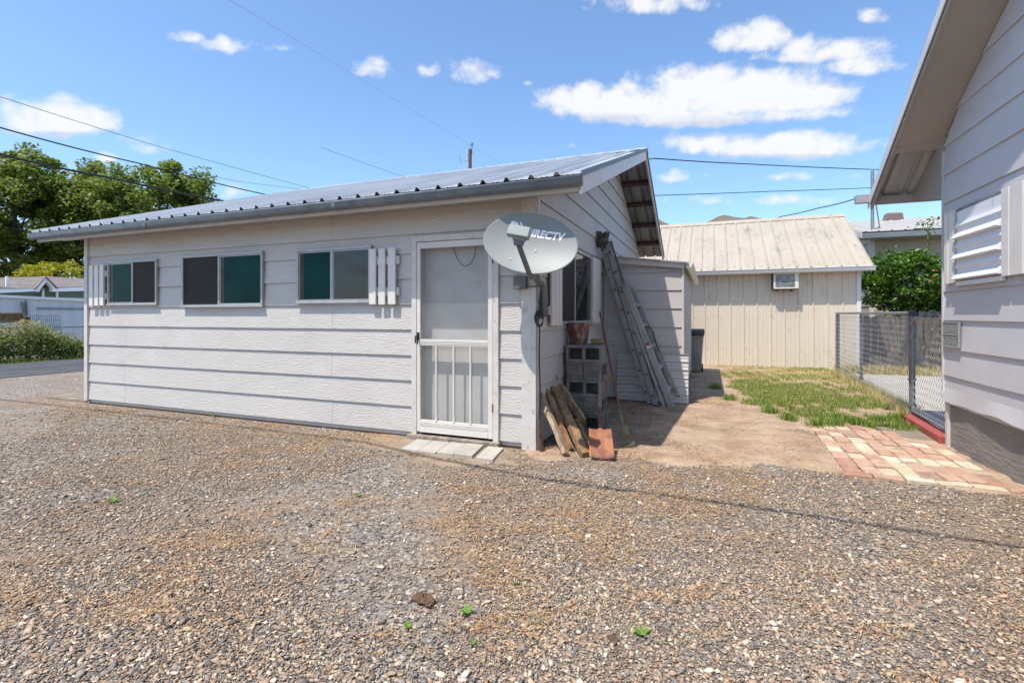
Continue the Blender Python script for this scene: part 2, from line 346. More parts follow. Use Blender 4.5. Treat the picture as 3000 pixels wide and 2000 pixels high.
M['leaf_shrub'] = leafmat('glossy shrub leaves', [(0, (.035, .09, .015)), (.5, (.085, .19, .022)), (.85, (.15, .28, .035)), (.975, (.21, .33, .06)), (1, (.42, .16, .08))], .3, .32)
M['leaf_weed'] = leafmat('roadside weeds', [(0, (.06, .115, .02)), (.45, (.14, .23, .035)), (.75, (.28, .31, .08)), (1, (.56, .46, .24))], .3, .7)
M['sprout'] = leafmat('weed sprout', [(0, (.10, .22, .02)), (1, (.20, .36, .05))], .4)

# ------------------------------------------------------------------ ground
g = MB(); g.box(-900, 900, -900, 1200, -2, -.004); tag(g.build('ground', M['gravel']), kind='structure')
def blob_sheet(name, pts, z, mat, edge=.10, step=.045, rough=.010):
    """a low mound of soil: a fine grid whose ragged rim dips below the gravel"""
    pts = np.array(pts, float); lo = pts.min(0) - .2; hi = pts.max(0) + .2
    gx, gy = np.arange(lo[0], hi[0], step), np.arange(lo[1], hi[1], step); X, Y = np.meshgrid(gx, gy)
    inside = np.zeros(X.shape, bool); dist = np.full(X.shape, 9.)
    for i in range(len(pts)):
        p, q = pts[i], pts[(i + 1) % len(pts)]
        c = ((p[1] > Y) != (q[1] > Y)) & (X < (q[0] - p[0]) * (Y - p[1]) / (q[1] - p[1] + 1e-12) + p[0]); inside ^= c
        d = q - p; t = np.clip(((X - p[0]) * d[0] + (Y - p[1]) * d[1]) / (d @ d), 0, 1); dist = np.minimum(dist, np.hypot(X - p[0] - t * d[0], Y - p[1] - t * d[1]))
    sd = np.where(inside, dist, -dist)
    r = np.random.default_rng(len(name)); N = np.zeros(X.shape)
    for s_, a_ in ((3, 1.), (8, .7), (20, .5), (45, .35)):
        for _ in range(4): k = r.normal(0, s_, 2); N += a_ * np.sin(k[0] * X + k[1] * Y + r.uniform(0, 6.28)) / 4
    Z = np.clip((sd + N * .16) * .10, -.03, z) + N * rough * .55
    V = np.stack([X, Y, Z], 2).reshape(-1, 3); ny, nx = X.shape; idx = np.arange(nx * ny).reshape(ny, nx)
    F = np.stack([idx[:-1, :-1], idx[:-1, 1:], idx[1:, 1:], idx[1:, :-1]], 2).reshape(-1, 4)
    F = F[(V[F][:, :, 2].max(1) > -.012)]
    return tag(npobj(name, V, F, mat, smooth=True), kind='structure')
def zpts(l): return [tuple(onZ(x, y)[:2]) for x, y in l]
blob_sheet('dirt_ground', [(-1.53, 4.62), (-1.45, 4.28), (-1.0, 4.36), (-.55, 4.52), (-.3, 4.55), (.15, 4.62), (.62, 4.72), (.98, 4.86), (1.0, 6.3), (1.7, 6.9), (2.3, 7.5),
    (2.5, 12.4), (2.6, 13.75), (-3, 13.75), (-.4, 11.0), (-.4, 7.75), (-1.53, 7.7)], .010, M['dirt'])
blob_sheet('dirt_path', [(-3.1, 4.05), (-2.4, 3.85), (-1.5, 3.92), (-1.5, 4.3), (-2, 4.47), (-3.3, 4.47)], .006, M['dirt_dark'])
road = MB(); road.box(-17.5, -13.5, -30, 90, -.02, .006); tag(road.build('road', M['asphalt']), kind='structure')
s = MB(); s.prism([(2.52, 8.2), (2.62, 12.75), (6.5, 13.0), (6.5, 6.9), (2.4, 6.9)], 'z', -.02, .02); tag(s.build('concrete_patio', M['concrete']), kind='structure')
s = MB(); s.prism([(1.72, 6.95), (2.2, 7.3), (2.2, 6.25), (1.92, 6.2)], 'z', -.02, .012); tag(s.build('concrete_slab', M['concrete_dirty'], bevel=.006), kind='structure')
s = MB(); s.box(-9.6, -8.6, 4.5, 5.4, -.02, .03); tag(s.build('concrete_apron', M['concrete_dirty'], bevel=.01), kind='structure')
s = MB(); s.prism([(2.31, 7.55), (2.43, 7.55), (2.62, 12.5), (2.5, 12.5)], 'z', -.02, .05); tag(s.build('concrete_kerb', M['concrete_dirty'], bevel=.008), kind='structure')

# brick path: one structure of loose-laid pavers
bp = MB()
def brick(cx, cy, w, l, ang, z):
    c, s_ = math.cos(ang), math.sin(ang); tx, ty = rnd.uniform(-.05, .05), rnd.uniform(-.04, .04)
    w -= rnd.uniform(.004, .012); l -= rnd.uniform(.004, .012)
    vs = []
    for zz in (-.03, z):
        for a, b in ((-1,-1),(1,-1),(1,1),(-1,1)):
            x, y = a * w / 2, b * l / 2
            vs.append((cx + c*x - s_*y, cy + s_*x + c*y, zz + (tx*x + ty*y if zz > 0 else 0)))
    bp.add(vs, [(3,2,1,0),(4,5,6,7),(0,1,5,4),(1,2,6,5),(2,3,7,6),(3,0,4,7)])
rows = 13
y = 4.73
x_l = lambda yy: 1.03 + .03 * (yy - 4.7)
# front border laid lengthwise along X
xx = 1.0
while xx < 2.05: brick(xx + .1, 4.70, .2, .1, rnd.uniform(-.04, .04), .022 + rnd.uniform(-.004, .006)); xx += .205
yy = 4.76
k = 0
while yy < 6.55:
    xx = x_l(yy) + (.0 if k % 2 else .0)
    j = 0
    while xx < 2.14:
        lim = 1.9 if yy > 6.05 else 2.15
        if yy > 6.1 and xx > 1.78 - (yy - 6.1) * .1: break
        if xx + .125 < lim + .06:
            brick(xx + .0625, yy + .11, .128, .215, rnd.uniform(-.05, .05), .019 + rnd.uniform(-.009, .010))
        xx += .132
    yy += .219; k += 1
tag(bp.build('brick_path', M['brick'], bevel=.006), kind='structure')
blob_sheet('path_sand', [(.95, 4.62), (2.15, 4.62), (2.15, 6.1), (1.95, 6.25), (1.8, 6.6), (1.5, 6.68), (1.05, 6.5)], .011, M['dirt'], rough=.008)

# hills
prof = [(-3000, 905), (-800, 900), (0, 890), (600, 880), (1200, 860), (1700, 720), (1880, 652), (1930, 644), (1975, 664), (2030, 670), (2060, 655), (2085, 643), (2110, 629), (2135, 631), (2165, 638), (2187, 641), (2196, 634), (2215, 636), (2250, 644), (2330, 668), (2420, 700), (2600, 740), (3000, 780), (3600, 840)]
V, Fq = [], []
px = np.linspace(-3000, 3600, 420); py = np.interp(px, [p[0] for p in prof], [p[1] for p in prof])
nz = np.interp(px, np.linspace(-3000, 3600, 300), rng.normal(0, 1.2, 300))
for i in range(len(px)):
    top = atD(px[i], py[i] + nz[i], 850.); d = ray(px[i], HZ)
    for t, hfrac in ((-260, -.02), (-170, .28), (-90, .66), (-40, .9), (0, 1), (60, .8), (200, 0)):
        p = C0 + d * (850. + t * (1 + .12 * math.sin(i * .19)))
        V.append((p[0], p[1], -2 + (top[2] + 2) * hfrac * (1 + (.05 * math.sin(i * .45 + t) if hfrac not in (1,) else 0))))
for i in range(len(px) - 1):
    for j in range(6): a = i * 7 + j; Fq.append((a, a + 7, a + 8, a + 1))
tag(npobj('hills', V, Fq, M['hill'], smooth=True), kind='structure')

# ------------------------------------------------------------------ the grey shed
YW, XG, XL = 4.46, -1.53, -8.47
shed = thing('shed', 'long low pale grey lap-sided shed with galvanised roof and screen door', 'shed', (XG, YW, 0))
laps = [.065, .33, .60, .865, 1.135, 1.40, 1.67, 1.935, 2.135, 2.42]
DX0, DX1 = -2.889, -1.902
fw = MB()
core = [(XL, -2.83, 0.02, 2.44), (-1.96, XG - .03, .02, 2.44), (-2.83, -1.96, 2.05, 2.44)]
for a, b, z0, z1 in core: fw.box(a, b, YW + .016, YW + .14, z0, z1)
def front_board(x0, x1, z0, z1):
    fw.prism([(YW - .008, z0), (YW + .012, z0 + .004), (YW + .022, z1 + .012), (YW + .009, z1 + .012)], 'x', x0, x1)
joints = {0: [-7.6, -3.95], 1: [-7.61], 2: [-3.96], 3: [-7.59], 4: [-3.95], 5: [-3.94], 6: [], 7: [-5.6], 8: [-3.96]}
for i in range(9):
    z0, z1 = laps[i], laps[i + 1]
    js = [XL + .03] + joints[i]
    end = XG - .13 if i == 8 else DX0 + .005
    js.append(end)
    for a, b in zip(js, js[1:]): front_board(a + .0015, b - .0015, z0, z1)
    if i < 8: front_board(DX1 - .005, XG - .13, z0, z1)
front_board(DX0, DX1, 2.10, 2.13)
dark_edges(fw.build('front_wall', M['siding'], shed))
m = MB(); m.box(XL + .02, DX0, YW + .018, YW + .05, -.05, .075); m.box(DX1, XG - .05, YW + .018, YW + .05, -.05, .075); m.build('sill_plate', M['mudsill'], shed)

# roof planes in (Y, z)
RY, RZ = 8.72, 4.12; EY, EZ = 4.035, 2.462; BY, BZ = 12.34, 2.70
SF = (RZ - EZ) / (RY - EY); SB = (RZ - BZ) / (BY - RY)
def roof_z(y): return EZ + (y - EY) * SF if y <= RY else RZ - (y - RY) * SB
def clipY(z, m_=.09):                # gable wall limits at a height, just below the roof
    lo = max(YW - .0, EY + (z + m_ - EZ) / SF); hi = min(12.0, BY - (z + m_ - BZ) / SB); return lo, hi
gw = MB()
gl = laps[:9] + [2.405, 2.675, 2.945, 3.215, 3.485, 3.755, 4.0]
gw.prism([(YW + .02, .02), (12.0, .02), (12.0, 2.72), (RY, RZ - .1), (YW + .02, roof_z(YW) - .09)], 'x', XG - .02, XG - .14)
for i in range(len(gl) - 1):
    z0, z1 = gl[i], gl[i + 1]
    a0, b0 = clipY(z0); a1, b1 = clipY(z1 + .012)
    if b1 <= a1: a1 = b1 = RY
    a0 = max(a0, YW + .035); a1 = max(a1, YW + .035)
    xf0, xf1, xb = XG + .006, XG - .009, XG - .025
    gw.add([(xf0, a0, z0), (xf0, b0, z0), (xf1, b1, z1 + .012), (xf1, a1, z1 + .012), (xb, a0, z0 + .004), (xb, b0, z0 + .004), (xb, b1, z1 + .012), (xb, a1, z1 + .012)],
           [(0,1,2,3), (7,6,5,4), (0,4,5,1), (1,5,6,2), (2,6,7,3), (3,7,4,0)])
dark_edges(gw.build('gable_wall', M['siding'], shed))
m = MB(); m.prism([(YW + .02, .02), (12.0, .02), (12.0, 2.72), (RY, RZ - .1), (YW + .02, 2.58)], 'x', XL + .001, XL + .12); m.build('side_wall', M['siding'], shed)
m = MB(); m.box(XL + .12, XG - .14, 11.9, 12.0, .02, 2.7); m.build('back_wall', M['siding'], shed)
# corner boards
m = MB(); m.box(-1.663, XG + .012, YW - .026, YW + .006, .0, 2.40); m.box(XG - .002, XG + .022, YW + .0065, YW + .075, .005, 2.60); m.build('corner_board', M['trim'], shed, bevel=.003)
m = MB(); m.box(XL - .03, XL + .045, YW - .026, YW + .006, .04, 2.40); m.build('corner_board', M['trim'], shed, bevel=.003)

# roof sheets with ribs
def ribbed(mb, x0, x1, pa, pb, pitch=.2286, h=.032, base=.062, top=.02, minor=True):
    """ribbed sheet between an eave line pa=(y,z) and a ridge line pb"""
    a = Vector((0, pa[0], pa[1])); b = Vector((0, pb[0], pb[1])); d = (b - a).normalized(); nrm = Vector((1, 0, 0)).cross(d).normalized()
    if nrm.z < 0: nrm = -nrm
    xs = [(x0, 0)]; x = x0 + .06
    while x + base < x1:
        xs += [(x, 0), (x + (base - top) / 2, h), (x + (base + top) / 2, h), (x + base, 0)]
        if minor:
            for q in (.38, .66):
                c = x + base + (pitch - base) * q
                if c + .01 < x1: xs += [(c - .009, 0), (c - .004, .004), (c + .004, .004), (c + .009, 0)]
        x += pitch
    xs.append((x1, 0)); n = len(xs)
    vs = [a + Vector((x_, 0, 0)) + nrm * h_ for x_, h_ in xs] + [b + Vector((x_, 0, 0)) + nrm * h_ for x_, h_ in xs]
    mb.add(vs, [(i, i + 1, n + i + 1, n + i) for i in range(n - 1)])
RX0, RX1 = -9.06, -1.0
m = MB(); ribbed(m, RX0, RX1 + .02, (EY, EZ), (RY, RZ)); rf = m.build('roof', M['roof'], shed, solid=.002)
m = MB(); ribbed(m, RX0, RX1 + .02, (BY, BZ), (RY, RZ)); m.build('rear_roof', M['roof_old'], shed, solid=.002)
m = MB(); x = RX0
while x < RX1:
    e = min(x + .46, RX1 + .03); m.prism([(RY - .16, RZ - .16 * SF + .030), (RY, RZ + .038), (RY + .16, RZ - .16 * SB + .030), (RY + .16, RZ - .16 * SB + .018), (RY, RZ + .026), (RY - .16, RZ - .16 * SF + .018)], 'x', x, e - .004); x += .46
m.build('ridge_cap', M['roof'], rf)
# gutter
GP = [(4.105, 2.452), (4.105, 2.385), (4.085, 2.372), (4.06, 2.378), (4.045, 2.400), (4.040, 2.44), (4.034, 2.452), (4.044, 2.457)]
m = MB(); m.strip(GP, 'x', RX0 - .02, RX1 + .015)
for xx in (RX0 - .02, RX1 + .015): m.add([(xx, y, z) for y, z in GP[:-2]], [tuple(range(len(GP) - 2))])
gut = m.build('gutter', M['galv'], shed, solid=.0025, smooth=True)
for xx in (-6.55, -3.6):
    m = MB(); m.strip([(y - (.004 if y < 4.09 else 0), z - .003) for y, z in GP[1:6]], 'x', xx, xx + .05); m.build('joint_sleeve', M['galv'], gut, solid=.003)
m = MB(); m.box(-8.98, RX1 - .012, 4.11, 4.135, 2.335, 2.455); m.build('fascia', M['soffit'], shed, bevel=.003)
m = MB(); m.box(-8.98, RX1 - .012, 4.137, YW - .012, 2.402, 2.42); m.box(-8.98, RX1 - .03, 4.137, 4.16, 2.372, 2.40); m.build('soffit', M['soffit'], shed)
# rake boards at the gable
def rake(ya, yb, drop, h, name, mat, x0=RX1 - .022, x1=RX1 + .004, cut=True):
    za, zb = roof_z(ya) - drop, roof_z(yb) - drop
    m = MB(); m.prism([(ya, za), (yb, zb), (yb, zb - h), (ya, za - h)], 'x', x0, x1); return m.build(name, mat, shed, bevel=.002)
rake(EY + .075, RY, .030, .150, 'rake_board', M['white'])
rake(RY, BY, .035, .13, 'rear_rake_board', M['soffit'])
rake(EY + .01, RY, -.024, .05, 'rake_trim', M['galv'], RX1 + .005, RX1 + .02)
rake(RY, BY + .02, -.024, .05, 'rear_rake_trim', M['galv'], RX1 + .005, RX1 + .02)
for cy in (8.95,):
    pass
py_ = [onX(1660 + x_ * .268, 400 + y_ * .268, -1.03)[1] for x_, y_ in ((800, 455), (855, 690), (905, 870), (945, 1055), (985, 1195), (1020, 1300))]
for y_ in py_:
    zt = roof_z(y_) - .012
    m = MB(); m.prism([(y_ - .045, zt + .045 * SB - .002), (y_ + .045, zt - .045 * SB - .002), (y_ + .045, zt - .045 * SB - .045), (y_ - .045, zt + .045 * SB - .045)], 'x', XG - .005, RX1 - .024)
    m.build('purlin', M['purlin'], shed)

# windows (frame > panes)
def window_front(x0, x1, z0, z1, xm, mats, depth=.034):
    m = MB(); y0, y1 = YW - .038, YW - .006; t = .03
    m.box(x0, x1, y0, y1, z0, z0 + t); m.box(x0, x1, y0, y1, z1 - t, z1)
    m.box(x0, x0 + t, y0, y1, z0 + t, z1 - t); m.box(x1 - t, x1, y0, y1, z0 + t, z1 - t)
    m.box(xm - .016, xm + .016, y0 + .004, y1, z0 + t, z1 - t)
    m.box(x0 - .012, x1 + .012, y0 - .01, y0, z0 - .004, z0 + .012)
    w = m.build('window', M['alu'], shed, bevel=.002)
    for a, b, mt, nm in ((x0 + t, xm - .016, mats[0], 'pane'), (xm + .016, x1 - t, mats[1], 'pane')):
        q = MB(); s_ = .014
        if mt != 'screen_dark':
            r_ = MB(); r_.box(a, b, y0 + .014, y1 - .004, z0 + t, z0 + t + s_); r_.box(a, b, y0 + .014, y1 - .004, z1 - t - s_, z1 - t)
            r_.box(a, a + s_, y0 + .014, y1 - .004, z0 + t + s_, z1 - t - s_); r_.box(b - s_, b, y0 + .014, y1 - .004, z0 + t + s_, z1 - t - s_); r_.build('sash', M['alu'], w)
            q.box(a + s_, b - s_, y1 - .012, y1 - .006, z0 + t + s_, z1 - t - s_); q.build('pane', M[mt], w)
            if mt == 'teal': q = MB(); q.box(a + s_ + .002, a + s_ + .055, y1 - .014, y1 - .0125, z0 + t + s_, z1 - t - s_); q.build('blind_gap', M['dark_glass'], w)
        else:
            q.box(a, b, y1 - .016, y1 - .010, z0 + t, z1 - t); q.build('insect_screen', M[mt], w)
    return w
window_front(-7.94, -6.89, 1.43, 2.045, -7.40, ('teal', 'screen_dark'))
window_front(-6.40, -4.978, 1.392, 2.06, -5.72, ('screen_dark', 'teal'))
window_front(-4.448, -3.40, 1.425, 2.045, -3.935, ('teal', 'glass'))
def shutter_front(slats, z0, z1, b0, b1):
    m = MB()
    for a, b in slats: m.box(a, b, YW - .062, YW - .036, z0 + rnd.uniform(-.006, .006), z1 + rnd.uniform(-.006, .006))
    h = z1 - z0
    for f0, f1 in ((.14, .29), (.70, .85)): m.box(b0, b1, YW - .0355, YW - .008, z1 - h * f1, z1 - h * f0)
    return m.build('shutter', M['white'], shed, bevel=.003)
shutter_front([(-3.404, -3.318), (-3.285, -3.2), (-3.163, -3.07)], 1.405, 2.0, -3.40, -3.045)
shutter_front([(-8.317, -8.228), (-8.195, -8.105), (-8.075, -7.985)], 1.425, 2.01, -8.31, -7.96)
# gable window and its shutters (plane X = XG)
def bx(m, y0, y1, z0, z1, d0, d1): m.box(XG + d0, XG + d1, y0, y1, z0, z1)
m = MB(); z0, z1 = 1.19, 2.09
bx(m, 5.2, 6.73, z0, z0 + .03, .006, .036); bx(m, 5.2, 6.73, z1 - .03, z1, .006, .036); bx(m, 5.2, 5.23, z0 + .03, z1 - .03, .006, .036); bx(m, 6.70, 6.73, z0 + .03, z1 - .03, .006, .036); bx(m, 5.83, 5.86, z0 + .03, z1 - .03, .006, .034)
w = m.build('window', M['alu'], shed, bevel=.002)
m = MB(); bx(m, 5.23, 5.83, z0 + .03, z1 - .03, .010, .018); m.build('insect_screen', M['screen_dark'], w)
m = MB(); bx(m, 5.86, 6.70, z0 + .03, z1 - .03, .010, .016); m.build('pane', M['glass'], w)
for a, b in ((4.81, 5.195), (6.735, 7.25)):
    m = MB(); n = 3 if a < 5 else 4; wd = (b - a) / n
    for i in range(n): bx(m, a + i * wd + .008, a + (i + 1) * wd - .008, 1.18, 2.09, .034, .058)
    bx(m, a, b, 1.29, 1.38, .010, .0335); bx(m, a, b, 1.86, 1.95, .010, .0335); m.build('shutter', M['white'], shed, bevel=.002)
# screen door
m = MB(); m.box(DX0, -2.83, YW - .03, YW + .012, .045, 2.107); m.box(-1.96, DX1, YW - .03, YW + .012, .03, 2.107); m.box(-2.83, -1.96, YW - .03, YW + .012, 2.047, 2.107)
m.box(-2.829, -2.81, YW + .012, YW + .10, .05, 2.046); m.box(-1.98, -1.961, YW + .012, YW + .10, .05, 2.046)
m.build('door_frame', M['trim'], shed, bevel=.003)
m = MB(); m.box(-2.83, -1.96, YW + .10, YW + .14, .05, 2.05); m.build('inner_door', M['door_inner'], shed)
m = MB(); m.box(-2.92, -1.885, YW - .075, YW + .015, -.02, .05); m.build('threshold', M['wood_grey'], shed, bevel=.004)
m = MB(); y0, y1 = YW - .026, YW + .004; a, b = -2.826, -1.964
m.box(a, -2.785, y0, y1, .082, 2.04); m.box(-2.014, b, y0, y1, .075, 2.04)
m.box(-2.785, -2.014, y0, y1, 1.976, 2.04); m.box(-2.785, -2.014, y0, y1, .974, 1.038)
m.box(-2.785, -2.014, y0, y1, .135, .205); m.box(-2.785, -2.014, y0 - .004, y1, .078, .133)
for q in (.992, 1.006, 1.020): m.box(-2.785, -2.014, y0 - .003, y0, q - .004, q + .004)
for q in (.152, .166, .180): m.box(-2.785, -2.014, y0 - .003, y0, q - .004, q + .004)
sd = m.build('screen_door', M['door_white'], shed, bevel=.002)
m = MB(); m.box(-2.786, -2.013, YW - .008, YW - .0065, .205, .974); m.box(-2.786, -2.013, YW - .008, YW - .0065, 1.038, 1.976); m.build('screen', M['screen'], sd)
for xx in (-2.596, -2.394, -2.205): m = MB(); m.tube([(xx, YW - .02, .2), (xx, YW - .02, .98)], .0125, 10); m.build('bar', M['door_white'], sd, smooth=True)
m = MB(); m.box(-2.825, -2.795, y0 - .012, y0, 1.03, 1.11); m.tube([(-2.81, y0 - .012, 1.075), (-2.81, y0 - .05, 1.07), (-2.812, y0 - .052, 1.0)], .008, 8); m.tube([(-2.80, y0 - .03, 1.06), (-2.80, y0 - .03, .985)], .006, 6); m.build('handle', M['black'], sd, bevel=.002)
ch = [onY(1180 + x_ * .2296, 680 + y_ * .2296, YW + .05) for x_, y_ in ((645, 165), (665, 260), (700, 350), (745, 410), (795, 435), (850, 415), (900, 350), (925, 265), (935, 150))]
m = MB(); m.tube(ch, .0045, 6); m.build('closer_chain', M['black'], sd)
for zz in (.38, 1.83): m = MB(); m.tube([(-1.962, y0 - .006, zz - .04), (-1.962, y0 - .006, zz + .04)], .007, 8); m.build('hinge', M['rust'], sd)

# ------------------------------------------------------------------ lean-to
YL, LX0, LX1 = 7.7, XG + .012, -.36
lean = thing('lean_to_shed', 'low grey lean-to with sloping roof built against the shed gable', 'lean-to', (LX1, YL, 0))
ll = [.03, .30, .565, .836, 1.113, 1.388, 1.66, 1.93]
lm = MB(); lm.prism([(LX0, .02), (LX1 - .02, .02), (LX1 - .02, 1.99), (LX0, 2.12)], 'y', YL + .02, YL + .10)
for i, z0 in enumerate(ll):
    z1 = ll[i + 1] if i < 7 else 1.985
    lm.prism([(YL - .006, z0), (YL + .012, z0 + .004), (YL + .024, z1 + .012), (YL + .010, z1 + .012)], 'x', LX0, LX1)
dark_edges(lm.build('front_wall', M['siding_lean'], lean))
m = MB(); m.box(LX1 - .01, LX1 + .02, YL - .012, YL + .06, .02, 1.99); m.build('corner_board', M['trim'], lean, bevel=.002)
def lz(x): return 2.198 + (x + 1.39) * (2.072 - 2.198) / (1.025)
m = MB(); m.prism([(LX0, lz(LX0) - .02), (LX1 + .03, lz(LX1 + .03) - .02), (LX1 + .03, lz(LX1) - .10), (LX0, lz(LX0) - .11)], 'y', YL - .055, YL - .03); m.build('fascia', M['trim'], lean, bevel=.002)
m = MB(); m.prism([(LX0, lz(LX0)), (LX1 + .085, lz(LX1 + .085)), (LX1 + .085, lz(LX1 + .085) - .018), (LX0, lz(LX0) - .018)], 'y', YL - .09, 12.0); m.build('roof', M['pale_roof'], lean)
m = MB(); m.box(LX1 - .04, LX1, YL + .10, 11.6, .12, 1.97); m.build('lattice_wall', M['lattice'], lean)
m = MB(); m.box(LX1 - .1, LX1 - .01, YL + .1, 11.6, -.02, .118); m.build('sill_plate', M['wood_old'], lean)
m = MB(); gx = LX1 + .05
m.strip([(gx, 2.045), (gx, 1.985), (gx + .03, 1.97), (gx + .075, 1.985), (gx + .095, 2.03), (gx + .10, 2.05)], 'y', YL - .06, 12.0)
m.add([(gx, YL - .06, 2.045), (gx, YL - .06, 1.985), (gx + .03, YL - .06, 1.97), (gx + .075, YL - .06, 1.985), (gx + .095, YL - .06, 2.03)], [(0, 1, 2, 3, 4)])
m.build('gutter', M['gutter_white'], lean, solid=.003)

# ------------------------------------------------------------------ satellite dish
dish = thing('satellite_dish', 'grey oval satellite dish with white lettering bolted to the shed corner', 'satellite dish', (-1.5, 4.45, 1.25))
dn = Vector((.2, -.92, .33)).normalized(); du = Vector((1, 0, -.165)); du = (du - dn * du.dot(dn)).normalized(); dv = dn.cross(du).normalized()
if dv.z < 0: dv = -dv
dc = Vector((-1.47, 4.125, 1.925)); DA, DB, DD = .424, .288, .055
def dpt(u, v, off=0.):        # a point on the dish face
    return dc + du * u + dv * v - dn * (DD * (1 - (u / DA) ** 2 - (v / DB) ** 2)) + dn * off
vs, fs = [], []; NR, NS = 10, 64
for side, off in ((0, 0.), (1, -.012)):
    for r in range(NR + 1):
        for k_ in range(NS):
            t = 2 * math.pi * k_ / NS; vs.append(dpt(DA * r / NR * math.cos(t), DB * r / NR * math.sin(t), off if r < NR else off * 1.0))
o2 = (NR + 1) * NS
for r in range(NR):
    for k_ in range(NS):
        a, b = r * NS + k_, r * NS + (k_ + 1) % NS; fs.append((a, b, b + NS, a + NS)); fs.append((o2 + a + NS, o2 + b + NS, o2 + b, o2 + a))
for k_ in range(NS): a, b = NR * NS + k_, NR * NS + (k_ + 1) % NS; fs.append((a, b, o2 + b, o2 + a))
m = MB(); m.add(vs, fs); refl = m.build('reflector', M['dish'], dish, smooth=True)
m = MB()
for k_ in range(NS + 1): pass
m.tube([dpt(DA * math.cos(2 * math.pi * k_ / NS), DB * math.sin(2 * math.pi * k_ / NS), -.006) for k_ in range(NS + 1)], .007, 6, cap=False); m.build('rim', M['dish_lnb'], refl, smooth=True)
for u_, v_ in ((.06, -.045), (.02, -.20), (-.13, -.175), (-.1, -.03)):
    m = MB(); m.tube([dpt(u_, v_, .001), dpt(u_, v_, .007)], .009, 10); m.build('bolt', M['alu'], refl)
def text_mesh(s_, size, bold=.0, shear=0.):
    cu = bpy.data.curves.new('lettering', 'FONT'); cu.body = s_; cu.size = size; cu.offset = bold; cu.shear = shear; cu.resolution_u = 3
    ob = bpy.data.objects.new('lettering', cu); col.objects.link(ob); bpy.context.view_layer.update()
    me = bpy.data.meshes.new_from_object(ob.evaluated_get(bpy.context.evaluated_depsgraph_get()))
    vs = [v.co.copy() for v in me.vertices]; fs = [tuple(p.vertices) for p in me.polygons]
    bpy.data.objects.remove(ob); bpy.data.curves.remove(cu); bpy.data.meshes.remove(me); return vs, fs
tv, tf = text_mesh('DIRECTV', .075, .0034, .12)
x0, x1 = min(v.x for v in tv), max(v.x for v in tv); sx = .375 / (x1 - x0)
m = MB(); m.add([dpt(-.085 + (v.x - x0) * sx, .088 + v.y * 1.3, .0025) for v in tv], tf); m.build('lettering', M['letter'], refl)
m = MB()          # the D-shaped emblem: a solid half disc and a ring segment round it
def arcpts(r0, r1, a0, a1, n, cx, cy): return [(cx + r1 * math.cos(t), cy + r1 * math.sin(t)) for t in np.linspace(a0, a1, n)] + [(cx + r0 * math.cos(t), cy + r0 * math.sin(t)) for t in np.linspace(a1, a0, n)]
ecx, ecy = -.225, .15
hd = [(ecx, ecy - .038), (ecx + .02, ecy - .038)] + [(ecx + .035 + .045 * math.cos(t), ecy + .038 * math.sin(t)) for t in np.linspace(-math.pi / 2, math.pi / 2, 12)] + [(ecx, ecy + .038)]
m.add([dpt(a, b, .0025) for a, b in hd], [tuple(range(len(hd)))])
rg = arcpts(.058, .074, -.95, .75, 10, ecx + .036, ecy - .002)
n_ = len(rg) // 2
m.add([dpt(a, b, .0025) for a, b in rg], [(i, i + 1, 2 * n_ - 2 - i, 2 * n_ - 1 - i) for i in range(n_ - 1)])
m.build('emblem', M['letter'], refl)
arm0, arm1 = Vector((-1.425, 4.02, 1.615)), Vector((-1.437, 3.77, 1.855))
m = MB(); m.beam(arm0, arm1, .034, .045, up=(0, -1, .5)); m.build('feed_arm', M['dish_arm'], dish, bevel=.004)
ln = thing  # the feed head: box, neck and clamp
R_ = Matrix((du, -dn, dv)).transposed()
def obox(m, c, hx, hy, hz, taper=1.):
    vs = []
    for sz, t in ((-1, taper), (1, 1.)):
        for a, b in ((-1,-1),(1,-1),(1,1),(-1,1)): vs.append(Vector(c) + R_ @ Vector((a * hx * t, b * hy * t, sz * hz)))
    m.add(vs, [(3,2,1,0),(4,5,6,7),(0,1,5,4),(1,2,6,5),(2,3,7,6),(3,0,4,7)])
m = MB(); obox(m, (-1.425, 3.745, 1.955), .092, .032, .047); obox(m, (-1.43, 3.75, 1.897), .06, .03, .012, .8); fh = m.build('feed_horn', M['dish_lnb'], dish, bevel=.009)
m = MB(); obox(m, (-1.434, 3.755, 1.868), .042, .025, .018, .85); m.build('clamp', M['dish_arm'], fh, bevel=.003)
m = MB(); m.tube([(-1.45, 4.2, 1.76), (-1.455, 4.235, 1.68), (-1.462, 4.29, 1.62), (-1.465, 4.36, 1.588), (-1.462, 4.44, 1.578)], .034, 12); m.beam((-1.45, 4.26, 1.9), (-1.45, 4.24, 1.68), .11, .05, up=(0, 1, 0)); m.beam(arm0, (-1.45, 4.21, 1.64), .04, .045); m.build('back_bracket', M['dish_arm'], dish, smooth=True)
m = MB(); m.tube([(-1.462, 4.40, 1.585), (-1.46, 4.455, 1.57), (-1.46, 4.495, 1.52), (-1.462, 4.51, 1.45), (-1.462, 4.512, 1.27)], .029, 14); m.box(-1.505, -1.475, 4.47, 4.56, 1.25, 1.44); m.build('mast', M['dish_arm'], dish, smooth=True)
m = MB(); m.box(-1.73, -1.60, YW - .075, YW - .028, 1.535, 1.655); m.tube([(-1.66, YW - .06, 1.55), (-1.47, 4.44, 1.56)], .008, 6); m.build('wall_bracket', M['dish_arm'], dish, bevel=.003)
cb = [(-1.475, 4.46, 1.56), (-1.485, 4.462, 1.42), (-1.475, 4.45, 1.30), (-1.50, 4.44, 1.24), (-1.485, 4.45, 1.15), (-1.49, 4.452, .9), (-1.482, 4.45, .6), (-1.487, 4.452, .35), (-1.487, 4.455, .06)]
m = MB(); m.tube(cb, .0065, 6)
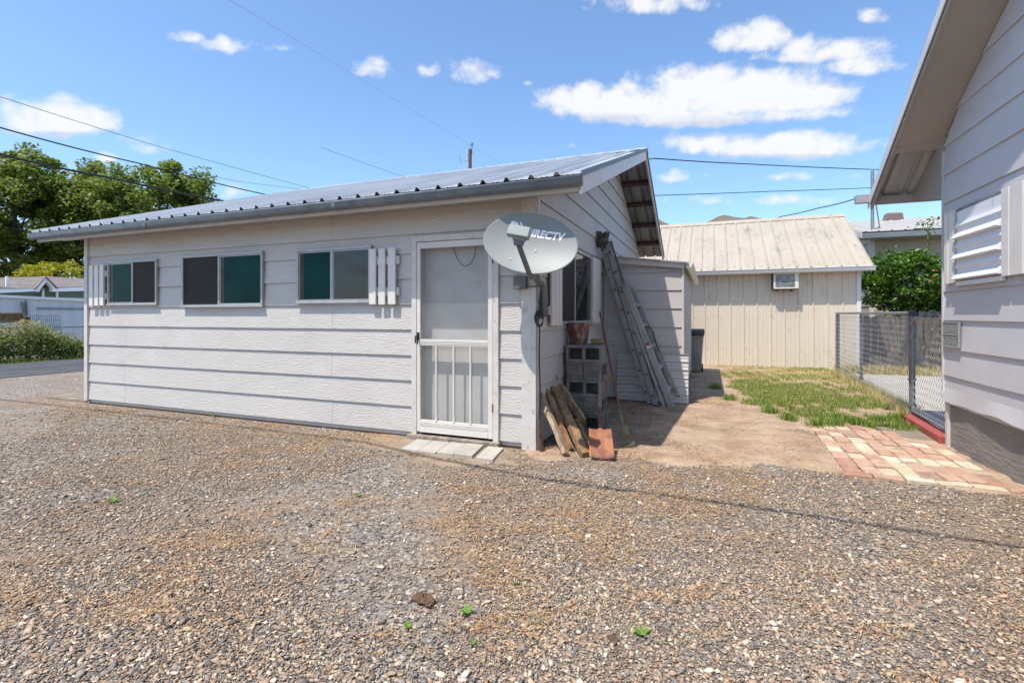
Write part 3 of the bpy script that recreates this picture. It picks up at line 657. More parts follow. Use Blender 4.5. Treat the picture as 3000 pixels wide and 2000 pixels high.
for j in range(4):
    rr = .05 + .004 * j; c = Vector((-1.478, 4.425 - .006 * j, 1.235 + .008 * j))
    m.tube([c + Vector((rr * .55 * math.cos(t), rr * .35 * math.cos(t), rr * 1.15 * math.sin(t))) for t in np.linspace(0, 2 * math.pi, 20)], .0055, 6, cap=False)
m.build('coiled_cable', M['cable'], dish, smooth=True)
m = MB(); m.tube([(-1.475, 4.43, -.02), (-1.485, 4.44, .30)], .011, 8); m.beam((-1.44, 4.42, -.02), (-1.48, 4.44, .16), .035, .012); tag(m.build('metal_stake', M['rust_dark'], loc=(-1.475, 4.43, 0)), 'thin rusty metal stake standing in the gravel at the shed corner', 'stake')

# ------------------------------------------------------------------ concrete blocks
def block_mesh(pale=False):
    m = MB(); L_, T, H = .41, .19, .20       # long x, thick z(through holes = y), built lying with holes along y
    w = .034; hw = (L_ - 3 * w) / 2
    m.box(-L_/2, L_/2, -H/2, H/2, 0, w); m.box(-L_/2, L_/2, -H/2, H/2, T - w, T)
    for i in range(3): x0 = -L_/2 + i * (w + hw); m.box(x0, x0 + w, -H/2 + .001, H/2 - .001, w, T - w)
    return m
bm0 = block_mesh().build('concrete_block', M['block'], loc=(0, 0, 0), bevel=.006)
bm1 = block_mesh().build('concrete_block', M['block_pale'], loc=(0, 0, 0), bevel=.006)
blocks = [
 (0, 'front', 'concrete block at the foot of the stack, front side, behind the shovel blade'), (0, 'back', 'concrete block at the foot of the stack, at the rear by the wall'),
 (1, 'left', 'left of the two endwise concrete blocks in the second course up'), (1, 'right', 'right of the two endwise concrete blocks in the second course up'),
 (2, 'front', 'middle-course concrete block with two open cores facing front'), (2, 'back', 'middle-course concrete block at the rear of the stack'),
 (3, 'left', 'left endwise concrete block just under the top course'), (3, 'right', 'right endwise concrete block under the top course with a white splash'),
 (4, 'front', 'pale concrete block on top of the stack with two open cores'), (4, 'back', 'top-course concrete block at the rear, under the rusty bucket')]
m = MB(); L_, w = .41, .034
m.box(-L_/2, L_/2, -.095, -.095 + w, 0, .19); m.box(-L_/2, L_/2, .095 - w, .095, 0, .19)
for i in range(3): x0 = -L_/2 + i * (w + (L_ - 3 * w) / 2); m.box(x0, x0 + w, -.095 + w, .095 - w, .001, .189)
bm2 = m.build('concrete_block', M['block'], loc=(0, 0, 0), bevel=.006)
used = [False, False, False]
for lev, pos, lab in blocks:
    which = 2 if pos == 'back' else 1 if lev in (4, 2) else 0
    src = (bm0, bm1, bm2)[which]
    o = src if not used[which] else src.copy()
    if used[which]: col.objects.link(o)
    used[which] = True
    jx, jy = rnd.uniform(-.012, .012), rnd.uniform(-.012, .012)
    cx, cy = -1.298, 5.60
    if pos in ('front', 'back'):
        o.location = (cx + jx, cy + (-.1 if pos == 'front' else .1) + jy * .3, lev * .191); o.rotation_euler = (0, 0, rnd.uniform(-.02, .02) + .03)
    else:
        o.location = (cx + (-.1 if pos == 'left' else .1) + jx * .3, cy + jy, lev * .191); o.rotation_euler = (0, 0, math.pi / 2 + rnd.uniform(-.02, .02) + .03)
    tag(o, lab, 'concrete block', 'concrete blocks stacked under the gable window')
zt = 5 * .191
# bucket
bk = thing('bucket', 'rusty metal bucket standing on the concrete block stack', 'bucket', (-1.395, 5.60, zt))
pr = [(.100, .0), (.104, .004), (.110, .06), (.113, .064), (.114, .07), (.122, .15), (.125, .155), (.126, .162), (.131, .232), (.137, .236), (.137, .246), (.128, .246), (.120, .2), (.10, .012)]
m = MB(); m.lathe(pr, (-1.395, 5.60, zt + .002), 28); m.build('bucket_body', M['bucket'], bk, smooth=True)
m = MB(); m.tube([(-1.395 + .133 * math.cos(t), 5.60 + .04 + .05 * math.sin(t), zt + .225 - .02 * math.sin(t) - .085 * abs(math.sin(t))) for t in np.linspace(0, -math.pi, 18)], .003, 6); m.build('handle', M['rust_dark'], bk)
m = MB(); m.box(-1.27, -1.145, 5.66, 5.74, zt + .002, zt + .06); tag(m.build('chipboard_offcut', M['osb'], loc=(-1.2, 5.7, zt), bevel=.006), 'small brown chipboard offcut lying beside the rusty bucket', 'wood scrap')
m = MB(); m.box(-1.12, -.985, 5.50, 5.62, .575, .615); tag(m.build('wood_offcut', M['wood_sun'], loc=(-1.05, 5.56, .575), bevel=.004), 'short pale wood offcut jutting from the side of the block stack', 'wood scrap')

# ------------------------------------------------------------------ leaning timbers
def timber(base, top, w, h, up, mat, label, tw=0.):
    m = MB(); base = Vector(base); top = Vector(top); segs = 6; d = (top - base)
    r = d.normalized().cross(Vector(up)).normalized(); u = r.cross(d.normalized())
    vs = []
    for i in range(segs + 1):
        c = base + d * (i / segs) + r * (.006 * math.sin(i * 1.9 + tw)) + u * (.004 * math.sin(i * 2.3 + tw))
        for a, b in ((-1,-1),(1,-1),(1,1),(-1,1)):
            e = 1 + rnd.uniform(-.025, .025); vs.append(c + r * (a * w / 2 * e) + u * (b * h / 2 * e) + d.normalized() * (rnd.uniform(-.012, .012) if i in (0, segs) else 0))
    fs = [(3,2,1,0), tuple(segs * 4 + i for i in range(4))]
    for i in range(segs):
        for j in range(4): a = i * 4 + j; b = i * 4 + (j + 1) % 4; fs.append((a, b, b + 4, a + 4))
    m.add(vs, fs)
    return tag(m.build('timber', mat, loc=base, bevel=.0015), label, 'timber', 'old timbers leaning at the shed corner')
TP = lambda x, y, Y: onY(1560 + x * .28706, 920 + y * .28706, Y)
def gz(p, z=.025): return (p[0], p[1], z)
timber(gz(TP(345, 1440, 4.36)), TP(75, 800, 4.66), .04, .075, (0, 1, 0), M['wood_sun'], 'pale thin timber in front, leftmost of the leaning pieces', .3)
timber(gz(TP(385, 1400, 4.52)), TP(90, 720, 4.88), .085, .04, (.35, 1, .2), M['wood_old'], 'wide grey-brown plank with a knot behind the pale thin timber', 1.1)
timber(gz(TP(540, 1470, 4.42)), TP(215, 750, 5.0), .055, .085, (.4, 1, .2), M['wood_old'], 'split golden-brown timber with mossy edge, longest of the leaning pieces', 2.0)
timber(gz(TP(520, 1160, 5.15), .17), TP(275, 715, 5.22), .07, .04, (.3, 1, 0), M['wood_sun'], 'short pale-sided timber lying against the concrete blocks', 2.7)
timber(gz(TP(560, 1420, 4.62)), TP(440, 1100, 4.95), .09, .045, (.3, 1, 0), M['wood_old'], 'dark stub of timber beside the shovel blade', 3.3)
m = MB(); p = TP(170, 660, 5.1); m.beam((p[0] - .06, 5.06, p[2] - .03), (p[0] + .06, 5.15, p[2] + .03), .07, .06); tag(m.build('wood_block', M['pole'], loc=tuple(p), bevel=.006), 'dark charred wood end poking out behind the leaning timbers', 'wood scrap')

# ------------------------------------------------------------------ shovel
sh = thing('shovel', 'square shovel with rusty orange blade and grey handle leaning on the blocks', 'shovel', (-.9, 4.4, 0))
b0 = TP(582, 1492, 4.36); b1 = TP(842, 1490, 4.40); t0 = TP(580, 1196, 4.64); t1 = TP(806, 1198, 4.66)
b0[2] = b1[2] = .012
vs, fs = [], []; nu, nv = 12, 8
mid0 = (Vector(t0) + Vector(t1)) / 2; upn = Vector((.05, -.55, .83))
for j in range(nv + 1):
    for i in range(nu + 1):
        u, v = i / nu, j / nv
        p = (Vector(b0) * (1 - u) + Vector(b1) * u) * (1 - v) + (Vector(t0) * (1 - u) + Vector(t1) * u) * v
        dish_ = .03 * (2 * u - 1) ** 2 + .012 * v
        sock = .022 * math.exp(-((u - .5) / .1) ** 2) * max(0, v - .35) * 1.5
        vs.append(p + upn * (dish_ + sock) + Vector((0, 0, .012 * (1 - abs(2 * u - 1)) * (v > .99))))
for j in range(nv):
    for i in range(nu): a = j * (nu + 1) + i; fs.append((a, a + 1, a + nu + 2, a + nu + 1))
m = MB(); m.add(vs, fs); m.build('blade', M['rust'], sh, solid=.004, smooth=True)
hm = Vector(TP(693, 1230, 4.63)); hj = Vector(TP(683, 960, 4.93)); ht = Vector(TP(685, 590, 5.38))
m = MB(); m.tube([hm + Vector((0, -.08, -.05)), hm + Vector((0, 0, .015)), Vector(TP(683, 1060, 4.82)), hj], [.014, .021, .019, .017], 10); m.build('socket', M['rust_dark'], sh, smooth=True)
m = MB(); m.tube([hj, hj.lerp(ht, .5) , ht], [.0175, .0165, .016], 10); m.build('handle', M['handle_wood'], sh, smooth=True)

# ------------------------------------------------------------------ leaf rake
rk = thing('leaf_rake', 'fan rake with olive head and long reddish handle leaning on the blocks', 'rake', (-.75, 4.85, 0))
hh = Vector(TP(925, 1150, 4.98)); tp = Vector(TP(690, -20, 5.92))
m = MB(); m.tube([hh.lerp(tp, .10), hh.lerp(tp, .55), tp], .0125, 10); m.build('handle', M['handle_red'], rk, smooth=True)
m = MB(); m.tube([hh.lerp(tp, .12), hh.lerp(tp, .02), hh + Vector((.015, -.02, -.02))], [.014, .015, .008], 10); m.build('ferrule', M['rake'], rk, smooth=True)
m = MB(); vs = []
L0 = Vector(TP(885, 1200, 4.96)); L1 = Vector(TP(972, 1130, 5.0)); L2 = Vector(TP(905, 1262, 4.90)); L3 = Vector(TP(1000, 1240, 4.93))
for a, b in ((L0, L1), (L2, L3)):
    for i in range(9): vs.append(a.lerp(b, i / 8) + Vector((0, -.012 * math.sin(math.pi * i / 8), .02 * math.sin(math.pi * i / 8))))
m.add(vs, [(i, i + 1, i + 10, i + 9) for i in range(8)]); m.build('fan_plate', M['rake'], rk, solid=.003)
m = MB()
for i in range(13):
    f = i / 12; a = L2.lerp(L3, f); e = Vector(TP(930 + 115 * f, 1400 - 70 * f, 4.80 + .06 * f)); e.z = max(e.z, .004)
    if i in (5, 6, 7): e = a.lerp(e, .92)
    m.tube([a, a.lerp(e, .85) + Vector((0, 0, .006)), e], .0022, 5)
m.build('tines', M['rake'], rk)

# ------------------------------------------------------------------ ladders
lad = thing('extension_ladder', 'tall grey aluminium extension ladder with rags at the top, leaning on the gable', 'ladder', (-.75, 7.4, 0))
def ladder_section(p0, p1, yn, yf, w, name_r, rungs, depth=.07, rung_off=.0):
    """two rails (near and far) and rungs along Y; p0/p1 = (x,z) foot and top"""
    d = Vector((p1[0] - p0[0], 0, p1[1] - p0[1])); L_ = d.length; dn_ = d.normalized(); side = Vector((dn_.z, 0, -dn_.x))
    for y_ in (yn, yf):
        m = MB(); a = Vector((p0[0], y_, p0[1])); b = Vector((p1[0], y_, p1[1]))
        # channel: web plus two flanges
        m.beam(a, b, .006, depth, up=side); 
        for s_ in (-1, 1): m.beam(a + side * (s_ * (depth / 2 - .003)) + Vector((0, (yf - yn) * .0 + (.012 if y_ == yn else -.012), 0)), b + side * (s_ * (depth / 2 - .003)) + Vector((0, (.012 if y_ == yn else -.012), 0)), .024, .006, up=side)
        r_ = m.build('rail', M['alu_dull'], lad if name_r == 'ext' else stp)
        if name_r == 'ext' and y_ == yn:
            for i in range(rungs):
                c = a + dn_ * (.15 + rung_off + i * .305)
                if (c - a).length < L_ - .03:
                    k_ = MB(); k_.tube([c + Vector((0, -.006, 0)), c + Vector((0, -.0035, 0))], .016, 10); k_.build('rung_end', M['black'], r_)
    m_ = []
    for i in range(rungs):
        c = Vector((p0[0], 0, p0[1])) + dn_ * (.15 + rung_off + i * .305)
        if (c - Vector((p0[0], 0, p0[1]))).length > L_ - .03: continue
        k_ = MB(); k_.tube([c + Vector((0, yn + .004, 0)), c + Vector((0, yf - .004, 0))], .014, 8); k_.build('rung', M['alu'], lad, smooth=True)
ladder_section((-.785, .04), (-1.555 + .07, 2.36), 7.27, 7.62, .4, 'ext', 9, .065, .02)
ladder_section((-.695, .012), (-1.475 + .07, 2.42), 7.24, 7.59, .4, 'ext', 9, .065, .0)
for y_ in (7.24, 7.62):
    m = MB(); m.beam((-.72, y_ - .02, .02), (-.66, y_ - .02, .0), .04, .03); m.build('foot', M['black'], lad)
m = MB()
for j in range(26):
    c = Vector((-1.46 + rnd.uniform(-.05, .05), 7.24 + rnd.uniform(-.05, .05), 2.40 + rnd.uniform(-.10, .07))); r = rnd.uniform(.018, .036)
    m.tube([c + Vector((rnd.uniform(-.05, .05), rnd.uniform(-.03, .03), rnd.uniform(-.04, .04))) for _ in range(4)], r, 7)
m.build('rag_wrap', M['rag'], lad, smooth=True)
stp = thing('step_ladder', 'folded aluminium step ladder with red sticker, leaning beside the taller ladder', 'ladder', (-.48, 7.35, 0))
def rail_bar(p0, p1, y_, w, dpt_, nm, mat, flutes=0):
    m = MB(); a = Vector((p0[0], y_, p0[1])); b = Vector((p1[0], y_, p1[1])); d = (b - a).normalized(); side = Vector((d.z, 0, -d.x))
    m.beam(a, b, dpt_, w, up=side)
    for i in range(flutes):
        o_ = side * ((i + .5) / flutes - .5) * w * .9; m.beam(a + o_ + Vector((0, -dpt_ / 2 - .003, 0)), b + o_ + Vector((0, -dpt_ / 2 - .003, 0)), .006, w * .35 / flutes, up=side)
    return m.build(nm, mat, stp, bevel=.0015)
nr = rail_bar((-.475, .012), (-1.11, 1.70), 7.2, .085, .02, 'rail', M['alu'], 5)
rail_bar((-.40, .05), (-1.09, 1.70), 7.58, .07, .02, 'rail', M['alu_dull'])
rail_bar((-.585, .012), (-1.18, 1.71), 7.25, .035, .02, 'rear_leg', M['alu'])
rail_bar((-.55, .03), (-1.16, 1.71), 7.55, .035, .02, 'rear_leg', M['alu_dull'])
m = MB(); m.beam((-1.15, 7.18, 1.71), (-1.15, 7.60, 1.71), .10, .03, up=(0, 0, 1)); m.build('top_cap', M['alu_dull'], stp, bevel=.003)
d_ = Vector((-1.11 + .475, 0, 1.688)).normalized()
for f in (.15, .33, .505, .68, .85):
    c = Vector((-.475, 0, .012)) + d_ * (1.8 * f) + Vector((.03, 0, .0)); m = MB(); m.beam((c.x, 7.21, c.z), (c.x, 7.57, c.z), .085, .028, up=(.35, 0, 1)); m.build('step', M['alu'], stp, bevel=.002)
sp = Vector((-.475, 7.186, .012)) + d_ * (1.8 * .52)
for (o_, h_, mt) in ((0., .035, 'sticker_red'), (-.05, .035, 'sticker_white')):
    m = MB(); c = sp + d_ * o_; m.beam(c - d_ * h_ / 2, c + d_ * h_ / 2, .004, .05, up=Vector((d_.z, 0, -d_.x))); m.build('sticker', M[mt], nr)
sp = Vector((-.475, 7.186, .012)) + d_ * (1.8 * .93); m = MB(); m.beam(sp - d_ * .08, sp + d_ * .06, .004, .06, up=Vector((d_.z, 0, -d_.x))); m.build('sticker', pm('faded pink label', (.40, .25, .23), .6, c2=(.45, .40, .38), vs=60), nr)
m = MB(); m.tube([(-.86, 7.3, 1.12), (-.80, 7.28, 1.14), (-.74, 7.3, 1.05), (-.70, 7.32, .9), (-.66, 7.34, .78)], .008, 6); m.build('strap', M['black'], stp)

# corrugated sheet leaning on the lean-to
m = MB(); prof = []
n = 60
for i in range(n + 1):
    z = .70 * i / n; ph = (z % .118) / .118
    prof.append((7.56 + .10 * z / .7 - (.014 if .0 < ph < .16 else .0) - (.004 if .5 < ph < .6 else 0), .015 + z))
m.strip(prof, 'x', -1.30, -.275); m.add([(-1.30, 7.662, .716), (-.275, 7.662, .716), (-.275, 7.64, .722), (-1.30, 7.64, .722)], [(0, 1, 2, 3)])
tag(m.build('corrugated_sheet', M['sheet'], loc=(-.8, 7.6, 0), solid=.003), 'white ribbed metal sheet leaning on the lean-to behind the ladders', 'metal sheet')

# paving slabs under the screen door
ps = [(-2.78, -2.60), (-2.595, -2.40), (-2.395, -2.22), (-2.215, -2.03), (-1.985, -1.82)]
pl = ['leftmost of the concrete slabs below the screen door', 'second slab from the left below the screen door', 'middle concrete slab below the screen door', 'fourth slab below the screen door with a dark chip', 'separate concrete slab nearest the shed corner']
for (a, b), lab in zip(ps, pl):
    m = MB(); sh_ = .06; y0_, y1_ = 3.99 + rnd.uniform(-.01, .02), 4.37
    m.prism([(a - .0 + sh_, y0_), (b + sh_, y0_), (b - .0, y1_), (a, y1_)], 'z', -.02, .028 + rnd.uniform(-.006, .006)); tag(m.build('paving_slab', M['concrete'], loc=((a + b) / 2, 4.15, 0), bevel=.006), lab, 'paving slab', 'concrete slabs laid below the screen door')

# ------------------------------------------------------------------ wheeled bin behind the lean-to
bn = thing('wheelie_bin', 'grey wheeled bin with charcoal lid standing behind the lean-to corner', 'bin', (-.33, 12.1, 0))
m = MB(); m.prism([(-.52, 11.9), (-.16, 11.9), (-.16, 12.3), (-.52, 12.3)], 'z', .06, .84, [(-.56, 11.86), (-.11, 11.86), (-.11, 12.36), (-.56, 12.36)]); m.box(-.57, -.10, 11.845, 12.37, .80, .845); m.build('body', M['bin'], bn, bevel=.02)
m = MB(); m.prism([(11.83, .85), (12.38, .85), (12.36, .93), (12.1, .985), (11.87, .94)], 'x', -.575, -.09); lid = m.build('lid', M['bin_lid'], bn, bevel=.02)
m = MB(); m.tube([(-.30, 11.83, .87), (-.29, 11.77, .86), (-.14, 11.77, .86), (-.13, 11.83, .87)], .014, 8); m.build('handle', M['black'], lid, smooth=True)
for xx in (-.52, -.15): m = MB(); m.tube([(xx - .025, 12.28, .09), (xx + .025, 12.28, .09)], .09, 18); m.build('wheel', M['black'], bn, smooth=True)

# ------------------------------------------------------------------ tan metal building
tb = thing('metal_building', 'tan ribbed metal outbuilding with gable roof and wall air conditioner', 'outbuilding', (0, 13.7, 0))
YT, TX0, TX1 = 13.7, -5.0, 3.27
def ribwall(mb, x0, x1, y, z0, z1, pitch=.302, x_off=.0):
    xs = [(x0, 0)]; x = x0 + x_off
    while x + .06 < x1:
        xs += [(x, 0), (x + .016, .024), (x + .034, .024), (x + .05, 0)]
        for q in (.37, .66):
            c = x + .05 + .252 * q
            if c + .02 < x1: xs += [(c - .016, 0), (c - .008, .006), (c + .008, .006), (c + .016, 0)]
        x += pitch
    xs.append((x1, 0)); n = len(xs)
    mb.add([(a, y - h, z0) for a, h in xs] + [(a, y - h, z1) for a, h in xs], [(i, i + 1, n + i + 1, n + i) for i in range(n - 1)])
m = MB(); ribwall(m, TX0, TX1 - .07, YT, -.02, 2.42, .302, .05); m.box(TX0, TX1 - .01, YT + .006, YT + .1, -.02, 2.42); m.build('front_wall', M['tan_metal'], tb)
m = MB(); m.prism([(YT + .1, -.02), (18.48, -.02), (18.48, 2.42), (16.08, 3.98), (YT + .1, 2.42)], 'x', TX1 - .11, TX1 - .01); m.build('side_wall', M['tan_metal'], tb)
m = MB(); m.prism([(YT + .1, -.02), (18.48, -.02), (18.48, 2.42), (16.08, 3.98), (YT + .1, 2.42)], 'x', TX0, TX0 + .1); m.build('side_wall', M['tan_metal'], tb)
m = MB(); m.box(TX1 - .075, TX1 + .012, YT - .032, YT + .1, -.02, 2.34); m.build('corner_trim', M['gutter_white'], tb, bevel=.003)
m = MB(); ribbed(m, TX0 - .1, 3.44, (13.42, 2.415), (16.09, 4.07), .302, .024, .06, .02); m.build('roof', M['tan_roof'], tb, solid=.002)
m = MB(); ribbed(m, TX0 - .1, 3.44, (18.76, 2.415), (16.09, 4.07), .302, .024, .06, .02); m.build('rear_roof', M['tan_roof'], tb, solid=.002)
m = MB(); m.prism([(15.93, 4.0), (16.09, 4.105), (16.25, 4.0), (16.25, 3.985), (16.09, 4.09), (15.93, 3.985)], 'x', TX0 - .11, 3.46); m.build('ridge_cap', M['tan_roof'], tb)
m = MB(); m.prism([(13.42, 2.44), (16.09, 4.10), (16.09, 4.0), (13.42, 2.34)], 'x', 3.44, 3.456); m.prism([(18.76, 2.44), (16.09, 4.10), (16.09, 4.0), (18.76, 2.34)], 'x', 3.44, 3.456); m.build('rake_trim', M['tan_roof'], tb)
m = MB(); m.strip([(13.47, 2.41), (13.47, 2.315), (13.42, 2.30), (13.38, 2.32), (13.365, 2.37), (13.35, 2.405), (13.36, 2.412)], 'x', TX0 - .1, 3.49)
m.add([(3.49, y, z) for y, z in ((13.47, 2.41), (13.47, 2.315), (13.42, 2.30), (13.38, 2.32), (13.365, 2.37), (13.35, 2.405))], [tuple(range(6))]); m.build('gutter', M['gutter_white'], tb, solid=.003)
m = MB(); m.box(TX0, 3.42, 13.475, YT - .03, 2.36, 2.40); m.build('soffit', M['gutter_white'], tb)
m = MB()
for i in range(27):
    x = TX0 + .05 + i * .302 + .085
    for z in (.18, .45, 1.22, 2.15):
        if x < TX1 - .1: m.box(x - .008, x + .008, YT - .005, YT + .002, z - .008, z + .008)
sc_ = m.build('screw_heads', M['brown_vent'], tb); sc_['kind'] = 'stuff'
m = MB(); sl = (4.07 - 2.415) / (16.09 - 13.42)
for i in range(28):
    x = TX0 + .05 + i * .302
    for k_ in range(4):
        y_ = 13.55 + k_ * .78; z_ = 2.415 + (y_ - 13.42) * sl
        if x < 3.35: m.box(x + .10, x + .116, y_ - .01, y_ + .01, z_ + .0, z_ + .012)
sc_ = m.build('screw_heads', M['brown_vent'], tb); sc_['kind'] = 'stuff'
ac = thing('air_conditioner', 'white-framed window air conditioner in a brown case on the tan wall', 'air conditioner', (1.7, YT, 1.9))
AX0, AX1, AZ0, AZ1, AY = 1.435, 1.98, 1.915, 2.305, YT - .23
m = MB(); m.box(AX0, AX1, AY + .03, YT - .026, AZ0, AZ1); m.build('case', M['ac_brown'], ac, bevel=.006)
m = MB(); m.box(AX0 + .02, AX1 + .005, AY, AY + .03, AZ0 + .015, AZ0 + .045); m.box(AX0 + .02, AX1 + .005, AY, AY + .03, AZ1 - .03, AZ1); m.box(AX0 + .02, AX0 + .06, AY, AY + .03, AZ0 + .045, AZ1 - .03); m.box(AX1 - .075, AX1 + .005, AY, AY + .03, AZ0 + .045, AZ1 - .03); m.build('front_frame', M['white'], ac, bevel=.004)
m = MB(); m.box(AX0 + .06, AX1 - .075, AY + .018, AY + .028, AZ0 + .045, AZ1 - .03)
for i in range(11): z = AZ0 + .06 + i * .028; m.box(AX0 + .06, AX1 - .075, AY + .006, AY + .018, z, z + .010)
for i in range(6): x = AX0 + .09 + i * .07; m.box(x, x + .006, AY + .003, AY + .006, AZ0 + .045, AZ1 - .03)
m.build('grille', M['ac_grille'], ac)
m = MB(); m.box(AX0 + .1, AX0 + .12, YT - .2, YT - .024, AZ0 - .04, AZ0 - .001); m.box(AX1 - .14, AX1 - .12, YT - .2, YT - .024, AZ0 - .04, AZ0 - .001); m.build('bracket', M['ac_brown'], ac)

# ------------------------------------------------------------------ neighbour house behind
nb = thing('neighbour_house', 'beige lap-sided house with pale metal roof behind the shrub', 'house', (4.3, 17, 0))
NX, NY = 4.3, 17.0
m = MB(); m.box(NX, 14, NY + .02, NY + .15, 0, 3.62)
for i in range(14): z = i * .26; m.prism([(NY - .01, z), (NY + .03, z), (NY + .03, z + .27), (NY + .012, z + .27)], 'x', NX + .1, 14)
m.build('front_wall', M['beige'], nb)
m = MB(); m.prism([(NY + .15, 0), (23, 0), (23, 3.62), (20.2, 4.35), (NY + .15, 3.62)], 'x', NX + .02, NX + .15)
for i in range(14): z = i * .26; m.prism([(NX - .01, z), (NX + .03, z), (NX + .03, z + .27), (NX + .012, z + .27)], 'y', NY + .1, 23)
m.build('side_wall', M['beige'], nb)
m = MB(); m.box(NX - .02, NX + .1, NY - .025, NY + .1, 0, 3.6); m.build('corner_board', M['white'], nb)
m = MB(); ribbed(m, 3.96, 14, (16.42, 3.61), (20.2, 4.52), .3, .022, .06, .02, False); m.build('roof', M['pale_roof'], nb, solid=.002)
m = MB(); ribbed(m, 3.96, 14, (24, 3.61), (20.2, 4.52), .3, .022, .06, .02, False); m.build('rear_roof', M['pale_roof'], nb, solid=.002)
m = MB(); m.prism([(16.42, 3.60), (20.2, 4.51), (20.2, 4.36), (16.42, 3.45)], 'x', 3.94, 3.958); m.build('rake_board', M['white'], nb)
m = MB(); m.box(3.96, 14, 16.44, 16.5, 3.52, 3.60); m.build('fascia', M['brown_vent'], nb)
m = MB(); m.strip([(16.435, 3.53), (16.435, 3.45), (16.36, 3.43), (16.33, 3.5), (16.31, 3.535), (16.33, 3.54)], 'x', 3.95, 14); m.add([(3.95, y, z) for y, z in ((16.435, 3.53), (16.435, 3.45), (16.36, 3.43), (16.33, 3.5), (16.31, 3.535))], [tuple(range(5))]); m.build('gutter', M['gutter_white'], nb, solid=.003)
m = MB(); m.box(3.99, 14, 16.5, NY - .02, 3.44, 3.46); m.build('soffit', M['beige'], nb)
rv = onY(2612, 640, 20.0); m = MB(); m.prism([(rv[0] - .28, 4.40), (rv[0] + .28, 4.40), (rv[0] + .24, 4.66), (rv[0] - .2, 4.68)], 'y', 19.75, 20.05); m.build('roof_vent', M['brown_vent'], nb, bevel=.04)
mp = onY(2556, 676, 16.9); m = MB(); m.tube([(mp[0], 16.9, 3.70), (mp[0], 16.9, 5.4)], .045, 12); q = onY(2578, 670, 17.2); m.tube([(q[0], 17.2, 3.78), (mp[0] + .03, 16.9, 4.85)], .016, 8); m.tube([(mp[0], 16.9, 3.70), (q[0], 17.2, 3.80)], .016, 8); m.build('service_mast', M['steel'], nb, smooth=True)

# ------------------------------------------------------------------ foliage helpers
def leaf_quads(centers, size, aspect=.55, up_bias=.35, droop=0., seed=1):
    r = np.random.default_rng(seed); n = len(centers)
    nrm = r.normal(size=(n, 3)); nrm[:, 2] = np.abs(nrm[:, 2]) + up_bias; nrm /= np.linalg.norm(nrm, axis=1)[:, None]
    t = r.normal(size=(n, 3)); t -= (t * nrm).sum(1)[:, None] * nrm; t /= np.linalg.norm(t, axis=1)[:, None]; b = np.cross(nrm, t)
    s_ = size * r.uniform(.6, 1.35, n)[:, None]; fold = nrm * s_ * .12
    V = np.stack([centers - t * s_ * .5, centers - b * s_ * aspect * .5 + fold - t * s_ * .05, centers + t * s_ * .5, centers + b * s_ * aspect * .5 + fold - t * s_ * .05], 1).reshape(-1, 3)
    return V, np.arange(4 * n).reshape(n, 4)
def clumps(c, rad, n_cl, per, cr, seed, lo=.45, flat=1., floor=None):
    r = np.random.default_rng(seed); d = r.normal(size=(n_cl, 3)); d /= np.linalg.norm(d, axis=1)[:, None]
    rr = lo + (1 - lo) * r.uniform(0, 1, n_cl) ** .6
    cc = np.array(c) + d * rr[:, None] * np.array(rad)
    sz = cr * r.uniform(.55, 1.3, n_cl)
    k = np.repeat(np.arange(n_cl), per); q = r.normal(size=(len(k), 3)); q /= np.linalg.norm(q, axis=1)[:, None]
    p = cc[k] + q * (r.uniform(0, 1, len(k)) ** .45)[:, None] * sz[k][:, None] * np.array([1, 1, flat])
    if floor is not None: p = p[p[:, 2] > floor]
    return p, cc
def tree(label, px, ytop, D, wpx, ybot, seed, n_cl=130, per=330):
    base = atD(px, HZ, D); base[2] = 0
    zt_ = CAM_H + (HZ - ytop) * D / F_PX; zb_ = max(1.2, CAM_H + (HZ - ybot) * D / F_PX); rx = wpx * D / F_PX / 2
    c = (base[0], base[1], (zt_ + zb_) / 2); rad = (rx, rx * .8, (zt_ - zb_) / 2)
    t = thing('tree', label, 'tree', base, 'tall broadleaf trees beyond the road')
    p, cc = clumps(c, rad, n_cl, per, 1.0, seed, .3, .75)
    V, F = leaf_quads(p, .26, .75, .5, 0, seed); npobj('crown', V, F, M['leaf_tree'], t)
    m = MB(); r_ = random.Random(seed)
    top = Vector((base[0], base[1], zb_ + (zt_ - zb_) * .78)); b0_ = Vector(base)
    pts = [b0_ + Vector((0, 0, -.3))] + [b0_.lerp(top, f) + Vector((r_.uniform(-.25, .25), r_.uniform(-.25, .25), 0)) for f in (.2, .4, .6, .8, 1)]
    m.tube(pts, [.34, .28, .23, .17, .11, .04], 10)
    for i in range(34):
        e = Vector(cc[r_.randrange(len(cc))]); f = max(.18, min(.85, (e.z - 1.5) / max(top.z, 1) - .12)); s_ = b0_.lerp(top, f)
        md = s_.lerp(e, .55) + Vector((r_.uniform(-.3, .3), r_.uniform(-.3, .3), -.25)); m.tube([s_, md, e], [.09, .055, .018], 6)
    m.build('trunk', M['bark'], t, smooth=True)
tree('tallest broadleaf tree at the left edge, behind the wooden stand', 40, 425, 40, 430, 860, 21, 190, 250)
tree('broadleaf tree in the middle of the row, above the golden shrub', 265, 470, 42, 340, 860, 22, 140, 250)
tree('right-hand broadleaf tree of the row, above the shed roof', 470, 458, 41, 400, 840, 23, 150, 250)
